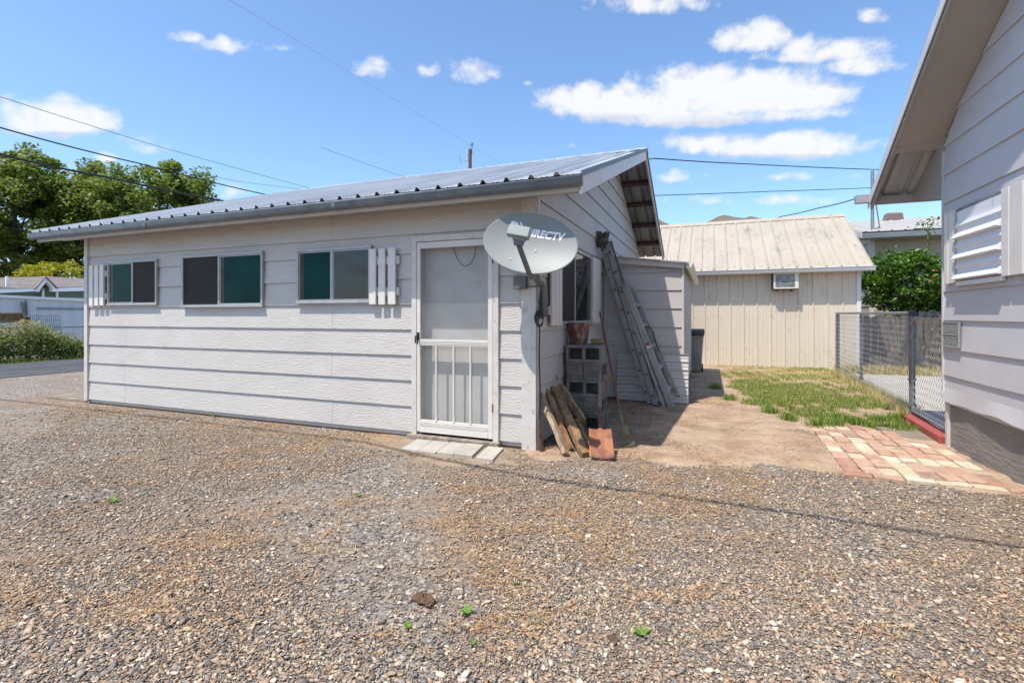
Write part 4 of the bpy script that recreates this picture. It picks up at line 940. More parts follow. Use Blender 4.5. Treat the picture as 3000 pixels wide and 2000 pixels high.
# golden shrub
gs = onX(330, 870, -31.5); t = thing('golden_shrub', 'bright yellow-green rounded shrub rising behind the green house', 'shrub', (gs[0], gs[1], 0))
p, cc = clumps((gs[0] - .5, gs[1] - .7, 2.3), (1.8, 4.3, 1.95), 420, 150, .26, 5, .8, .8, .2)
V, F = leaf_quads(p, .09, .6, .5, 0, 5); npobj('foliage', V, F, M['leaf_yellow'], t)
m = MB()
for i in range(14): m.tube([(gs[0] - .5, gs[1], -.1), tuple(cc[i * 7])], [.08, .02], 6)
m.build('stem', M['bark'], t)
# glossy shrub behind the wood fence
t = thing('shrub', 'dense glossy green shrub with a tall leafy shoot behind the board fence', 'shrub', (4.75, 15.3, 0))
p, cc = clumps((4.75, 15.3, 2.12), (1.08, .8, .82), 135, 85, .26, 9, .55, .8)
p2, cc2 = clumps((4.95, 15.3, 1.3), (.75, .6, .7), 40, 55, .25, 10, .3, .9)
sx_ = onY(2718, 640, 15.2); ps_ = np.array([[sx_[0] + rnd.gauss(0, .035), 15.2 + rnd.gauss(0, .03), z] for z in np.linspace(2.9, 3.4, 26)]); pt_ = np.array([[sx_[0] + rnd.gauss(0, .13), 15.2 + rnd.gauss(0, .1), 3.5 + rnd.gauss(0, .09)] for _ in range(55)])
V, F = leaf_quads(np.concatenate([p, p2, ps_, pt_]), .115, .42, .55, 0, 9); npobj('foliage', V, F, M['leaf_shrub'], t)
m = MB(); m.tube([(4.85, 15.3, -.1), (4.9, 15.28, 1.5), (sx_[0], 15.2, 2.6), (sx_[0], 15.2, 3.6)], [.06, .045, .02, .006], 8)
for i in range(24): m.tube([(4.85, 15.3, .1 + .02 * i), tuple((np.array([4.85, 15.3, .9]) + cc[i * 3]) / 2), tuple(cc[i * 3])], [.03, .02, .007], 5)
m.build('stem', M['bark'], t)

# ------------------------------------------------------------------ wood board fence
t = thing('board_fence', 'weathered grey-brown board fence below the glossy shrub', 'fence', (3.4, 14.25, 0))
m = MB(); x = 3.30
while x < 6.6:
    w_ = .135 + rnd.uniform(-.01, .012); y_ = 14.2 + rnd.uniform(-.006, .006); h_ = 1.28 + rnd.uniform(-.03, .03)
    m.prism([(x, .03), (x + w_, .03), (x + w_, h_ - .03), (x + w_ - .03, h_), (x + .03, h_), (x, h_ - .03)], 'y', y_, y_ + .02); x += w_ + rnd.uniform(.006, .022)
m.build('boards', M['fence_wood'], t)
for z in (.3, 1.0): m = MB(); m.box(3.3, 6.6, 14.235, 14.275, z, z + .09); m.build('rail', M['fence_wood'], t)
for x in (3.35, 5.4): m = MB(); m.box(x, x + .09, 14.28, 14.37, -.02, 1.22); m.build('post', M['fence_wood'], t)

# ------------------------------------------------------------------ chain-link fence and gate
def chain(mb, p0, p1, z0, z1, pitch=.074, r=.0029):
    """real woven wires: each wire zigzags up; neighbours meet at the twists"""
    p0 = np.array(p0, float); p1 = np.array(p1, float); L_ = np.linalg.norm(p1 - p0); d = (p1 - p0) / L_; nrm = np.array([d[1], -d[0]])
    n = int(L_ / pitch); hz = pitch * .55; k = int((z1 - z0) / hz)
    for i in range(n + 1):
        pts = []
        for j in range(k + 1):
            s_ = i * pitch + (pitch / 2 if (j % 2) else -pitch / 2); s_ = min(max(s_, 0), L_); o_ = .003 * (1 if (j % 2) else -1)
            q = p0 + d * s_ + nrm * o_; pts.append((q[0], q[1], z0 + j * hz))
        mb.tube(pts, r, 3, cap=False)
fc = thing('chain_link_fence', 'grey chain-link fence run on a low kerb beside the lawn', 'fence', (2.4, 10, 0))
fa, fb = (2.335, 7.56), (2.53, 12.4)
m = MB(); chain(m, fa, fb, .07, 1.31); m.build('mesh', M['wire'], fc)
m = MB(); m.tube([(fa[0], fa[1] - .05, 1.315), (fb[0], fb[1], 1.335)], .021, 10); m.build('top_rail', M['steel'], fc, smooth=True)
m = MB(); m.tube([(fa[0] + .01, fa[1], .09), (fb[0] + .01, fb[1], .09)], .004, 6); m.build('bottom_wire', M['steel'], fc)
for (xx, yy_, r) in ((fb[0], fb[1], .033), (2.447, 10.31, .026)):
    m = MB(); m.tube([(xx + .03, yy_, -.02), (xx + .03, yy_, 1.35)], r, 12); m.build('post', M['post_dark'], fc, smooth=True)
m = MB(); m.tube([(fb[0] - .03, fb[1] - .12, .06), (fb[0] - .03, fb[1] - .12, 1.3)], .01, 8); m.build('tension_bar', M['steel'], fc)
gp = thing('gate_post', 'dark steel gate post with domed cap between chain-link fence and gate', 'post', (2.322, 7.48, 0))
m = MB(); m.tube([(2.322, 7.48, -.03), (2.322, 7.48, 1.30)], .033, 16); m.build('pipe', M['post_dark'], gp, smooth=True)
m = MB(); m.lathe([(.041, 1.285), (.041, 1.31), (.036, 1.335), (.02, 1.352), (.004, 1.357)], (2.322, 7.48, 0), 18); m.build('cap', M['bin_lid'], gp, smooth=True)
for z in (.18, .5, .78, .98, 1.18): m = MB(); m.lathe([(.0385, z - .014), (.042, z - .012), (.042, z + .012), (.0385, z + .014)], (2.322, 7.48, 0), 16); m.build('band', M['steel'], gp, smooth=True)
gt = thing('chain_link_gate', 'narrow chain-link gate with rounded tube frame beside the grey house', 'gate', (2.28, 6.8, 0))
ga, gb = Vector((2.30, 7.38, 0)), Vector((2.23, 6.17, 0))
gd = (gb - ga).normalized(); pts = []
Lg = (gb - ga).length
def gpt(s_, z): q = ga + gd * s_; return (q.x, q.y, z)
rc = .11
pts = [gpt(0, .12), gpt(0, 1.25 - rc)] + [gpt(rc - rc * math.cos(t), 1.25 - rc + rc * math.sin(t)) for t in np.linspace(.2, math.pi / 2, 6)] + [gpt(Lg - rc + rc * math.sin(t), 1.25 - rc + rc * math.cos(t)) for t in np.linspace(0, math.pi / 2, 6)] + [gpt(Lg, .12)]
m = MB(); m.tube(pts, .02, 10); m.tube([gpt(0, .13), gpt(Lg, .13)], .018, 10); m.build('tube_frame', M['steel'], gt, smooth=True)
m = MB(); chain(m, (ga.x, ga.y), (gb.x, gb.y), .12, 1.235); m.build('mesh', M['wire'], gt)
for z in (.2, .82, 1.02): m = MB(); m.box(2.285, 2.335, 7.385, 7.45, z - .018, z + .018); m.build('hinge', M['steel'], gt, bevel=.004)
m = MB()
for j in range(7):
    s_ = .25 + j * .13; c = Vector(gpt(s_, 1.275)); h_ = rnd.uniform(.03, .075)
    m.beam(c + Vector((0, -.05, -.02)), c + Vector((rnd.uniform(-.02, .02), -.015, h_)), .03, .012); m.beam(c + Vector((0, -.015, h_)), c + Vector((rnd.uniform(-.02, .02), .05, -.015)), .03, .012)
tag(m.build('crumpled_strip', M['alu_dull'], loc=gpt(.6, 1.27)), 'grey crumpled strip draped along the top of the chain-link gate', 'strip')
m = MB(); m.prism([(2.19, 7.42), (2.33, 7.42), (2.27, 6.17), (2.13, 6.17)], 'z', -.02, .085); tag(m.build('timber_step', M['red_paint'], loc=(2.23, 6.8, 0), bevel=.012), 'red painted timber step under the chain-link gate', 'step')

# ------------------------------------------------------------------ the house on the right
XH, YH = 2.16, 6.13
hs = thing('grey_house', 'lavender-grey lap-sided house at the right edge with deep roof overhang', 'house', (XH, YH, 0))
RX = 1.76
def hz_(y): return 2.655 + (7.02 - y) * .597            # top of the rake line
HRY = .9
hl = [.70, .957, 1.236, 1.515, 1.80, 2.09, 2.38, 2.66, 2.94] + [2.94 + .28 * i for i in range(1, 12)]
hw_ = MB(); hw_.prism([(-4.5, .42), (YH - .02, .42), (YH - .02, hz_(YH) - .12), (HRY, hz_(HRY) - .12), (-4.5, hz_(HRY) - .12 - (HRY + 4.5) * .597)], 'x', XH + .02, XH + .15)
for i in range(len(hl) - 1):
    z0, z1 = hl[i], hl[i + 1] + .012
    e0 = min(YH, 7.02 - (z0 + .13 - 2.655) / .597); e1 = min(YH, 7.02 - (z1 + .13 - 2.655) / .597)
    s0, s1 = -4.4, -4.4
    if e1 < HRY: break
    if z1 > 3: s0 = max(-4.4, HRY - (e0 - HRY)); s1 = max(-4.4, HRY - (e1 - HRY))
    xa, xb_, xc = XH - .006, XH + .009, XH + .03
    hw_.add([(xa, s0, z0), (xa, e0, z0), (xb_, e1, z1), (xb_, s1, z1), (xc, s0, z0 + .004), (xc, e0, z0 + .004), (xc, e1, z1), (xc, s1, z1)], [(0,1,2,3), (7,6,5,4), (0,4,5,1), (1,5,6,2), (2,6,7,3), (3,7,4,0)])
# bottom course sags in a wavy line
ys = np.linspace(YH, -4.4, 160); n = len(ys)
wv = [(.452 + 0.009 * math.sin(y_ * 5.1 + .6) + .006 * math.sin(y_ * 11.3), -.012 - .010 * math.sin(y_ * 5.1 + 1.2)) for y_ in ys]
vs = []
for y_, (zb_, dx_) in zip(ys, wv): vs += [(XH + dx_, y_, zb_), (XH + .004, y_, .58), (XH + .009, y_, .712)]
hw_.add(vs, [(3*i + j, 3*i + 3 + j, 3*i + 4 + j, 3*i + 1 + j) for i in range(n - 1) for j in range(2)])
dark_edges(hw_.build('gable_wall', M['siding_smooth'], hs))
m = MB(); m.box(XH + .03, XH + .2, -4.4, YH - .055, -.05, .56); m.build('foundation', M['found'], hs)
m = MB(); m.box(XH + .005, XH + .06, YH - .055, YH - .005, -.02, .44); m.build('corner_post', M['trim'], hs, bevel=.004)
m = MB(); m.box(XH - .012, XH + .05, YH, YH + .025, .45, 2.9); m.box(XH + .15, 10, YH - .15, YH - .02, .0, 2.62); m.build('far_wall', M['siding_smooth'], hs)
# soffit, rake, roof
def slope_panel(x0, x1, ya, yb, drop, th, name, mat):
    m = MB(); m.prism([(ya, hz_(ya) - drop), (yb, hz_(yb) - drop), (yb, hz_(yb) - drop - th), (ya, hz_(ya) - drop - th)], 'x', x0, x1); return m.build(name, mat, hs)
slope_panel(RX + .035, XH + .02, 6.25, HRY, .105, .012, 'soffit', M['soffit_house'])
m = MB(); m.prism([(6.22, hz_(6.22) - .02), (6.28, hz_(6.28) - .02), (6.28, hz_(6.28) - .13), (6.22, hz_(6.22) - .13)], 'x', RX + .035, XH + .1); m.build('lookout', M['soffit_house'], hs)
slope_panel(RX + .012, RX + .033, 7.0, HRY, .03, .105, 'rake_board', M['soffit_house'])
m = MB(); m.prism([(7.04, hz_(7.04) + .015), (HRY, hz_(HRY) + .015), (HRY, hz_(HRY) - .095), (7.04, hz_(7.04) - .095)], 'x', RX - .006, RX + .004); m.prism([(7.04, hz_(7.04) + .016), (HRY, hz_(HRY) + .016), (HRY, hz_(HRY) + .012), (7.04, hz_(7.04) + .012)], 'x', RX - .006, RX + .06); m.build('rake_trim', M['gutter_white'], hs)
m = MB(); ribbed(m, RX + .006, 10, (7.05, hz_(7.05)), (HRY, hz_(HRY)), .2286); m.build('roof', M['roof'], hs, solid=.002)
m = MB(); ribbed(m, RX + .006, 10, (2 * HRY - 7.05, hz_(7.05)), (HRY, hz_(HRY)), .2286); m.build('rear_roof', M['roof'], hs, solid=.002)
m = MB(); m.box(RX + .036, 10, 6.93, 6.97, 2.575, 2.665); m.build('fascia', M['soffit_house'], hs)
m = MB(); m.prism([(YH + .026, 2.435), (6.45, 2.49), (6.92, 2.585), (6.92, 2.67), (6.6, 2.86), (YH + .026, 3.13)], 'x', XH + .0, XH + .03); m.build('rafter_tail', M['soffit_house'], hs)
m = MB(); gpz = [(6.98, 2.71), (6.98, 2.62), (7.065, 2.62), (7.075, 2.65), (7.10, 2.675), (7.10, 2.71)]
m.strip(gpz, 'x', RX - .13, 10); m.add([(RX - .13, y, z) for y, z in gpz], [tuple(range(6))]); m.build('gutter', M['alu'], hs, solid=.003)
# awning window and shutters
m = MB(); z0, z1 = 1.605, 2.235
pf = [(XH - .030, z1), (XH - .030, z1 - .07)]
zc = z1 - .07; hgt = (z1 - .07 - z0)
for kx, big in enumerate((0, 1, 0, 1, 0, 1)):
    st = hgt / 6; a = zc - kx * st
    pr_ = .075 if big else .045
    pf += [(XH - .032, a - st * .30), (XH - pr_, a - st * (.86 if big else .70)), (XH - pr_ + .004, a - st * (.92 if big else .80)), (XH - .030, a - st * .97)]
pf.append((XH - .028, z0))
n = len(pf)
m.add([(x_, 4.995, z_) for x_, z_ in pf] + [(x_, 5.78, z_) for x_, z_ in pf], [(i, i + 1, n + i + 1, n + i) for i in range(n - 1)])
for yy_ in (4.995, 5.78): m.add([(XH - .0095, yy_, z1)] + [(x_, yy_, z_) for x_, z_ in pf] + [(XH - .0095, yy_, z0)], [tuple(range(n + 2))])
aw = m.build('window_shutter_panel', M['awning'], hs, solid=.002)
m = MB(); m.box(XH - .03, XH - .012, 4.98, 5.8, z1 - .005, z1 + .03); m.build('top_flashing', M['alu_dull'], aw)
for yy_ in (5.72, 5.5, 5.15): m = MB(); m.tube([(XH - .02, yy_, z1 + .03), (XH - .05, yy_ - .03, z1 + .005)], .004, 6); m.build('hook', M['steel'], aw)
m = MB(); m.box(XH - .04, XH - .012, 5.0, 5.78, z0 - .05, z0 - .01); m.build('sill', M['awning'], aw)
for sl in ([(5.995, 5.915), (5.89, 5.80)], [(4.985, 4.885), (4.865, 4.70), (4.68, 4.52)]):
    m = MB()
    for a, b in sl:
        m.box(XH - .05, XH - .028, b, a, 1.585, 2.26)
    m.box(XH - .0275, XH - .0125, sl[-1][1], sl[0][0], 1.7, 1.79); m.box(XH - .0275, XH - .0125, sl[-1][1], sl[0][0], 2.05, 2.14); m.build('shutter', M['white'], hs, bevel=.003)
# warning plate
sg = thing('warning_plate', 'small weathered grey BEWARE OF DOG plate on the house siding by the gate', 'sign', (XH - .02, 5.92, .975))
m = MB(); m.box(XH - .022, XH - .008, 5.755, 6.095, .985, 1.222); m.build('plate', M['plate'], sg, bevel=.004)
m = MB(); f_ = .008
for a, b, c, d in ((5.755, 6.095, .985, .993), (5.755, 6.095, 1.214, 1.222), (5.755, 5.763, .993, 1.214), (6.087, 6.095, .993, 1.214), (5.763, 6.087, 1.099, 1.105)): m.box(XH - .027, XH - .0225, a, b, c, d)
m.build('raised_border', M['plate_letter'], sg)
m = MB()
for s_, zc_ in (('BEWARE', 1.122), ('OF DOG', 1.012)):
    tv, tf = text_mesh(s_, .1, .0012)
    a0, a1 = min(v.x for v in tv), max(v.x for v in tv); k_ = .30 / (a1 - a0); b1_ = max(v.y for v in tv)
    m.add([(XH - .0245, 6.078 - (v.x - a0) * k_, zc_ + v.y / b1_ * .074) for v in tv], tf)
m.build('lettering', M['plate_letter'], sg)

# ------------------------------------------------------------------ across the road
wl = thing('white_trailer', 'long pale blue-grey flat-roofed mobile home across the road', 'mobile home', (-21, 9, 0))
def quadX(m, X, l, th):                      # polygon measured in the photo on a plane X, given thickness
    P = [onX(x_, y_, X) for x_, y_ in l]; m.add([tuple(p) for p in P] + [(X - th, p[1], p[2]) for p in P], [tuple(range(len(P))), tuple(range(len(P), 2 * len(P)))[::-1]] + [(i, (i + 1) % len(P), len(P) + (i + 1) % len(P), len(P) + i) for i in range(len(P))])
m = MB(); m.box(-23.5, -21, 1, 20, .2, 1.84)
for i in range(60): m.box(-21, -20.985, 1 + i * .32, 1.02 + i * .32, .2, 1.83)
m.build('wall', M['trailer'], wl)
m = MB(); quadX(m, -20.9, [(-220, 851), (0, 863), (130, 870), (252, 874), (420, 880), (420, 893), (252, 883), (130, 877), (0, 872), (-220, 860)], 2.8); m.build('roof_edge', M['white_far'], wl)
m = MB(); m.box(-20.985, -20.96, 9.6, 15, 1.50, 1.56); m.build('rail', M['steel'], wl)
m = MB(); a = onX(66, 885, -20.9); b = onX(72, 925, -20.9); m.beam(a, b, .06, .05); a = onX(76, 880, -20.9); b = onX(79, 925, -20.9); m.beam(a, b, .06, .05); m.build('roof_prop', M['post_dark'], wl)
gh = thing('green_house', 'green house with white trim, grey shingle roof and small front gable', 'house', (-26, 12, 0))
m = MB(); m.box(-34, -26, 4, 24, 0, 2.42); quadX(m, -25.97, [(112, 856), (112, 845), (135, 826), (160, 845), (160, 856)], .3); m.build('wall', M['green_side'], gh)
ea = [onX(x_, y_, -25.7) for x_, y_ in ((-260, 860), (0, 846), (110, 845), (160, 843), (252, 841), (420, 838))]
rd = [onX(x_, y_, -29.) for x_, y_ in ((-260, 852), (0, 838), (108, 827), (140, 811), (252, 817), (420, 822))]
m = MB(); vs = [tuple(p) for p in ea] + [tuple(p) for p in rd] + [(-34.5, p[1], 2.5) for p in rd]; n = 6
m.add(vs, [(i, i + 1, n + i + 1, n + i) for i in range(5)] + [(n + i, n + i + 1, 2*n + i + 1, 2*n + i) for i in range(5)]); m.build('roof', M['shingle'], gh, solid=.04)
m = MB(); quadX(m, -25.55, [(-260, 868), (-260, 860), (0, 847), (116, 845), (116, 853), (0, 858)], .1); quadX(m, -25.55, [(158, 844), (252, 841), (420, 838), (420, 849), (252, 852), (158, 854)], .1); m.build('fascia', M['white_far'], gh)
m = MB(); quadX(m, -25.5, [(106, 846), (136, 812), (137, 824), (118, 848), (116, 855), (106, 853)], .25); quadX(m, -25.5, [(136, 812), (168, 843), (166, 854), (154, 854), (153, 843), (137, 824)], .25); m.build('gable_trim', M['white_far'], gh)
m = MB(); cg = [onX(136, 811, -25.4), onX(104, 846, -25.4), onX(170, 845, -25.4)]; m.add([tuple(cg[1]), tuple(cg[0]), tuple(cg[2]), (-29, cg[0][1], cg[0][2] + .05), (-28, cg[1][1], cg[1][2] + .05), (-28, cg[2][1], cg[2][2] + .05)], [(0, 1, 3, 4), (1, 2, 5, 3)]); m.build('gable_roof', M['shingle'], gh, solid=.04)
m = MB(); a = onX(20, 843, -27.); m.tube([(a[0], a[1], 2.3), (a[0], a[1], 2.3 + .62)], .05, 8); m.build('vent_pipe', M['white_far'], gh)
m = MB(); a = onX(124, 862, -25.9); b = onX(165, 862, -25.9); m.box(-25.9, -25.82, a[1] - .03, a[1] + .03, 1.5, 2.42); m.box(-25.9, -25.82, b[1] - .03, b[1] + .03, 1.5, 2.42); m.build('porch_post', M['white_far'], gh)
# wooden stand
ws = thing('wooden_stand', 'brown wooden box stand with pale rim at the left edge, above the weeds', 'stand', (-18.6, 7.4, 0))
m = MB(); quadX(m, -18.6, [(-130, 921), (0, 919), (66, 918), (66, 938), (0, 940), (-130, 943)], .05); m.build('box_front', M['wood_old'], ws)
m = MB(); quadX(m, -18.55, [(-130, 917), (66, 915.5), (84, 932), (84, 938), (78, 938), (64, 920), (-130, 921.5)], .12); m.build('rim', M['wood_sun'], ws)
m = MB(); quadX(m, -18.5, [(-130, 943), (0, 940), (76, 938), (70, 944), (0, 946), (-130, 948)], .3); m.build('shelf', M['wood_sun'], ws)
m = MB(); a = onX(74, 940, -18.6); m.box(-18.65, -18.55, a[1], a[1] + .1, 0, 1.25); m.build('leg', M['wood_old'], ws); m = MB(); m.box(-18.65, -18.55, a[1] - 1.9, a[1] - 1.8, 0, 1.25); m.build('leg', M['wood_old'], ws)
# wire panel and fence
m = MB(); a = onX(98, 923, -20.); b = onX(184, 965, -20.)
for i in range(15): y_ = a[1] + (b[1] - a[1]) * i / 14; m.tube([(-20, y_, .2), (-20.2, y_, a[2])], .008, 4)
for i in range(6): z_ = a[2] - .17 * i; m.tube([(-20.2 + .035 * i, a[1], z_), (-20.2 + .035 * i, b[1], z_)], .008, 4)
tag(m.build('wire_panel', M['post_dark'], loc=(-20.1, a[1], 0)), 'grey wire grid panel leaning against the mobile home', 'wire panel')
cf = thing('roadside_fence', 'low dark chain-link fence behind the roadside weeds across the road', 'fence', (-18.9, 9, 0))
m = MB(); chain(m, (-18.9, 3.5), (-18.9, 14), .05, .92, .075, .0022); m.build('mesh', M['wire'], cf)
m = MB(); m.tube([(-18.9, 3.5, .93), (-18.9, 14, .93)], .02, 8); m.build('top_rail', M['post_dark'], cf)
for y_ in (4.0, 6.5, 9.0, 11.5, 14): m = MB(); m.tube([(-18.93, y_, 0), (-18.93, y_, .96)], .022, 8); m.build('post', M['post_dark'], cf)
# roadside weeds
V_, F_ = [], []
r_ = np.random.default_rng(3)
cl = [(-18.2 + r_.normal(0, .25), 5.4 + 6.4 * r_.uniform(), 0) for _ in range(480)]
pw = []
for c in cl:
    hmax = (.50 + .42 * math.exp(-((c[1] - 8.15) / .5) ** 2) + .36 * math.exp(-((c[1] - 7.1) / .55) ** 2) - max(0, c[1] - 9.) * .16)
    hmax = max(.2, hmax * 1.12) * r_.uniform(.6, 1.15)
    k = 70; pw.append(np.stack([c[0] + r_.normal(0, .10, k), c[1] + r_.normal(0, .12, k), hmax * r_.uniform(0, 1, k) ** .7 + .02], 1))
sh_ = np.stack([-18.05 + r_.normal(0, .12, 2600), 8.15 + r_.normal(0, .55, 2600), np.zeros(2600)], 1); sh_[:, 2] = (.62 + .5 * np.exp(-((sh_[:, 1] - 8.0) / .6) ** 2)) * r_.uniform(.55, 1.05, 2600)
V, F = leaf_quads(sh_, .07, .18, .1, 0, 13); tag(npobj('seed_heads', V, F, M['grass_dry']), 'straw-coloured seed heads standing above the roadside weeds', 'weeds', kind='stuff')
V, F = leaf_quads(np.concatenate(pw), .075, .35, .3, 0, 3); tag(npobj('roadside_weeds', V, F, M['leaf_weed']), 'tangled dry and green weeds along the far road edge', 'weeds', kind='stuff')

# ------------------------------------------------------------------ grass blades
def blades(n, sampler, hmin, hmax, wid, mat, name, label, seed, lean=.5):
    r = np.random.default_rng(seed); P = sampler(r, n); n = len(P)
    a = r.uniform(0, 2 * np.pi, n); h = r.uniform(hmin, hmax, n); ln = r.uniform(.1, lean, n) * h
    d = np.stack([np.cos(a), np.sin(a), np.zeros(n)], 1); s_ = np.stack([-np.sin(a), np.cos(a), np.zeros(n)], 1) * wid * r.uniform(.6, 1.3, n)[:, None]
    z = np.array([0, 0, 1.])
    p0, p1 = P - s_, P + s_; mid = P + d * ln[:, None] * .35 + z * h[:, None] * .6; tip = P + d * ln[:, None] + z * h[:, None]
    V = np.stack([p0, p1, mid + s_ * .7, mid - s_ * .7, tip], 1).reshape(-1, 3)
    b = np.arange(n)[:, None] * 5
    F = np.concatenate([b + np.array([[0, 1, 2]]), b + np.array([[0, 2, 3]]), b + np.array([[3, 2, 4]])]); 
    return tag(npobj(name, V, F, mat), label, 'grass', kind='stuff')
def noise2(x, y, s, seed):
    r = np.random.default_rng(seed); v = np.zeros_like(x)
    for _ in range(7):
        k = r.normal(0, s, 2); v += np.sin(k[0] * x + k[1] * y + r.uniform(0, 6.28))
    return v / 2.6
def lawn(r, n, bias):
    y = 6.65 + 7.05 * r.uniform(0, 1, n) ** 1.0; lo = np.where(y < 8.5, .52 + .75 * np.clip((8.0 - y), 0, 1.4), .50 - .09 * np.clip(y - 9.5, 0, 4)) + .10 * np.sin(y * 3.1) + .07 * np.sin(y * 7.7); hi = np.where(y < 7.45, 2.2, 2.34 + (y - 7.5) * .04)
    x = lo + (hi - lo) * r.uniform(0, 1, n)
    x = x + r.normal(0, .05, n)
    f = noise2(x, y, 2.6, 4) * .8 + noise2(x, y, 8., 14) * .75 + bias(x, y) - .5 * np.exp(-((x - lo) / .22) ** 2); k = (f > r.uniform(-.15, .75, n)) & (x < hi + .02)
    return np.stack([x[k], y[k], np.zeros(k.sum()) + .002], 1)
blades(60000, lambda r, n: lawn(r, n, lambda x, y: .95 - .42 * np.abs(y - 8.6) / 1.6), .03, .085, .0032, M['grass'], 'lawn_grass', 'short green lawn grass between dirt path and chain-link fence', 5)
blades(60000, lambda r, n: lawn(r, n, lambda x, y: .5 + .2 * (y - 9.3)), .02, .07, .003, M['grass_dry'], 'dry_grass', 'straw-coloured dry grass in the lawn before the tan building', 6, .9)
def tufts(r, n):
    c = np.array([(1.35, 6.72), (1.6, 6.9), (1.15, 6.62), (1.9, 7.1), (2.05, 7.25), (.9, 6.9), (1.45, 7.05), (.75, 7.3), (2.15, 7.35), (.3, 8.2), (.1, 9.4)]); k = r.integers(0, len(c), n)
    p = c[k] + r.normal(0, .05, (n, 2)); return np.stack([p[:, 0], p[:, 1], np.full(n, .004)], 1)
blades(2600, tufts, .05, .13, .0034, M['grass'], 'grass_tufts', 'green grass tufts at the edge of the brick path', 15, .8)
def fencefoot(r, n):
    t = r.uniform(0, 1, n); x = 2.36 + .2 * t + r.normal(0, .06, n); y = 7.55 + 5.1 * t; return np.stack([x, y, np.zeros(n)], 1)
blades(5000, fencefoot, .05, .22, .0025, M['grass_dry'], 'fence_weeds', 'tall dry grass along the foot of the chain-link fence', 7, .8)
def verge(r, n): return np.stack([-17.72 + r.normal(0, .12, n), r.uniform(3, 14, n), np.zeros(n)], 1)
blades(9000, verge, .04, .12, .006, M['grass'], 'verge_grass', 'green grass verge along the far side of the road', 8)
def patio_edge(r, n): return np.stack([r.uniform(2.7, 6.4, n), 13.35 + r.normal(0, .28, n), np.zeros(n)], 1)
blades(6000, patio_edge, .05, .22, .004, M['grass_dry'], 'patio_grass', 'dry grass strip between patio and board fence', 9, .8)

# ------------------------------------------------------------------ gravel stones and straw
def in_frustum(P, margin=.32):
    d = P - C0[:2]; D = d @ cF[:2]; s_ = d @ cR[:2]; return (D > 1.0) & (np.abs(s_) < D * (1.035 + margin) + .3), D
def free_ground(x, y):
    k = ~((y > 4.42) & (x > XL - .03) & (x < XG + .03))
    k &= ~((x > -2.80) & (x < -1.76) & (y > 3.98) & (y < 4.5))
    k &= x < 2.16
    return k
r = np.random.default_rng(17)
n0 = 960000
x = r.uniform(-8.4, 2.3, n0); y = r.uniform(.6, 4.75, n0); P = np.stack([x, y], 1); vis, D = in_frustum(P)
edge_ = y - (4.2 + .22 * (x + 1.5).clip(-.3, 2.2)) + noise2(x, y, 5., 51) * .13
dirtness = (edge_ > 0) & (x > -1.6) | ((y > 3.9 + noise2(x, y, 5., 52) * .1) & (x > -3.2) & (x < -1.5))
sparse = noise2(x, y, 1.5, 8)
dens = np.where(D < 2.6, .95, np.where(D < 4, .56, np.where(D < 5.4, .34, .17))) * (1. - .8 * np.clip(1.6 * (sparse - .35), 0, 1)) * (1. - .45 * np.clip(2 * noise2(x, y, 4.5, 71) - .5, 0, 1)) * np.where(dirtness, np.where(x < -1.5, .45, .16), 1.)
keep = vis & free_ground(x, y) & ~((x > 1.02) & (y > 4.66)) & (r.uniform(0, 1, n0) < dens)
P = P[keep]; n = len(P)
phi = (1 + 5 ** .5) / 2
ico = np.array([(-1, phi, 0), (1, phi, 0), (-1, -phi, 0), (1, -phi, 0), (0, -1, phi), (0, 1, phi), (0, -1, -phi), (0, 1, -phi), (phi, 0, -1), (phi, 0, 1), (-phi, 0, -1), (-phi, 0, 1)]); ico /= np.linalg.norm(ico[0])
icf = np.array([(0,11,5),(0,5,1),(0,1,7),(0,7,10),(0,10,11),(1,5,9),(5,11,4),(11,10,2),(10,7,6),(7,1,8),(3,9,4),(3,4,2),(3,2,6),(3,6,8),(3,8,9),(4,9,5),(2,4,11),(6,2,10),(8,6,7),(9,8,1)])
sz = np.where(r.uniform(0, 1, n) < .66, r.uniform(.0020, .0044, n), np.clip(np.exp(r.normal(math.log(.0062), .38, n)), .003, .0175))
ax = np.stack([sz * r.uniform(1.0, 1.75, n), sz * r.uniform(.6, 1.05, n), sz * r.uniform(.25, .55, n)], 1)
v = ico[None] * ax[:, None, :] * r.uniform(.52, 1.3, (n, 12, 1))
tl = r.normal(0, .3, n); ct, st = np.cos(tl), np.sin(tl); v = np.stack([v[..., 0] * ct[:, None] + v[..., 2] * st[:, None], v[..., 1], -v[..., 0] * st[:, None] + v[..., 2] * ct[:, None]], 2)
an = r.uniform(0, 6.283, n); c_, s_ = np.cos(an)[:, None], np.sin(an)[:, None]
v = np.stack([v[..., 0] * c_ - v[..., 1] * s_ + P[:, 0:1], v[..., 0] * s_ + v[..., 1] * c_ + P[:, 1:2], v[..., 2] + (ax[:, 2] * r.uniform(.05, .7, n))[:, None]], 2)
F = (np.arange(n)[:, None, None] * 12 + icf[None]).reshape(-1, 3)
tag(npobj('gravel', v.reshape(-1, 3), F, M['stone']), 'loose grey and tan gravel stones covering the yard', 'gravel', kind='stuff')
print('stones', n)
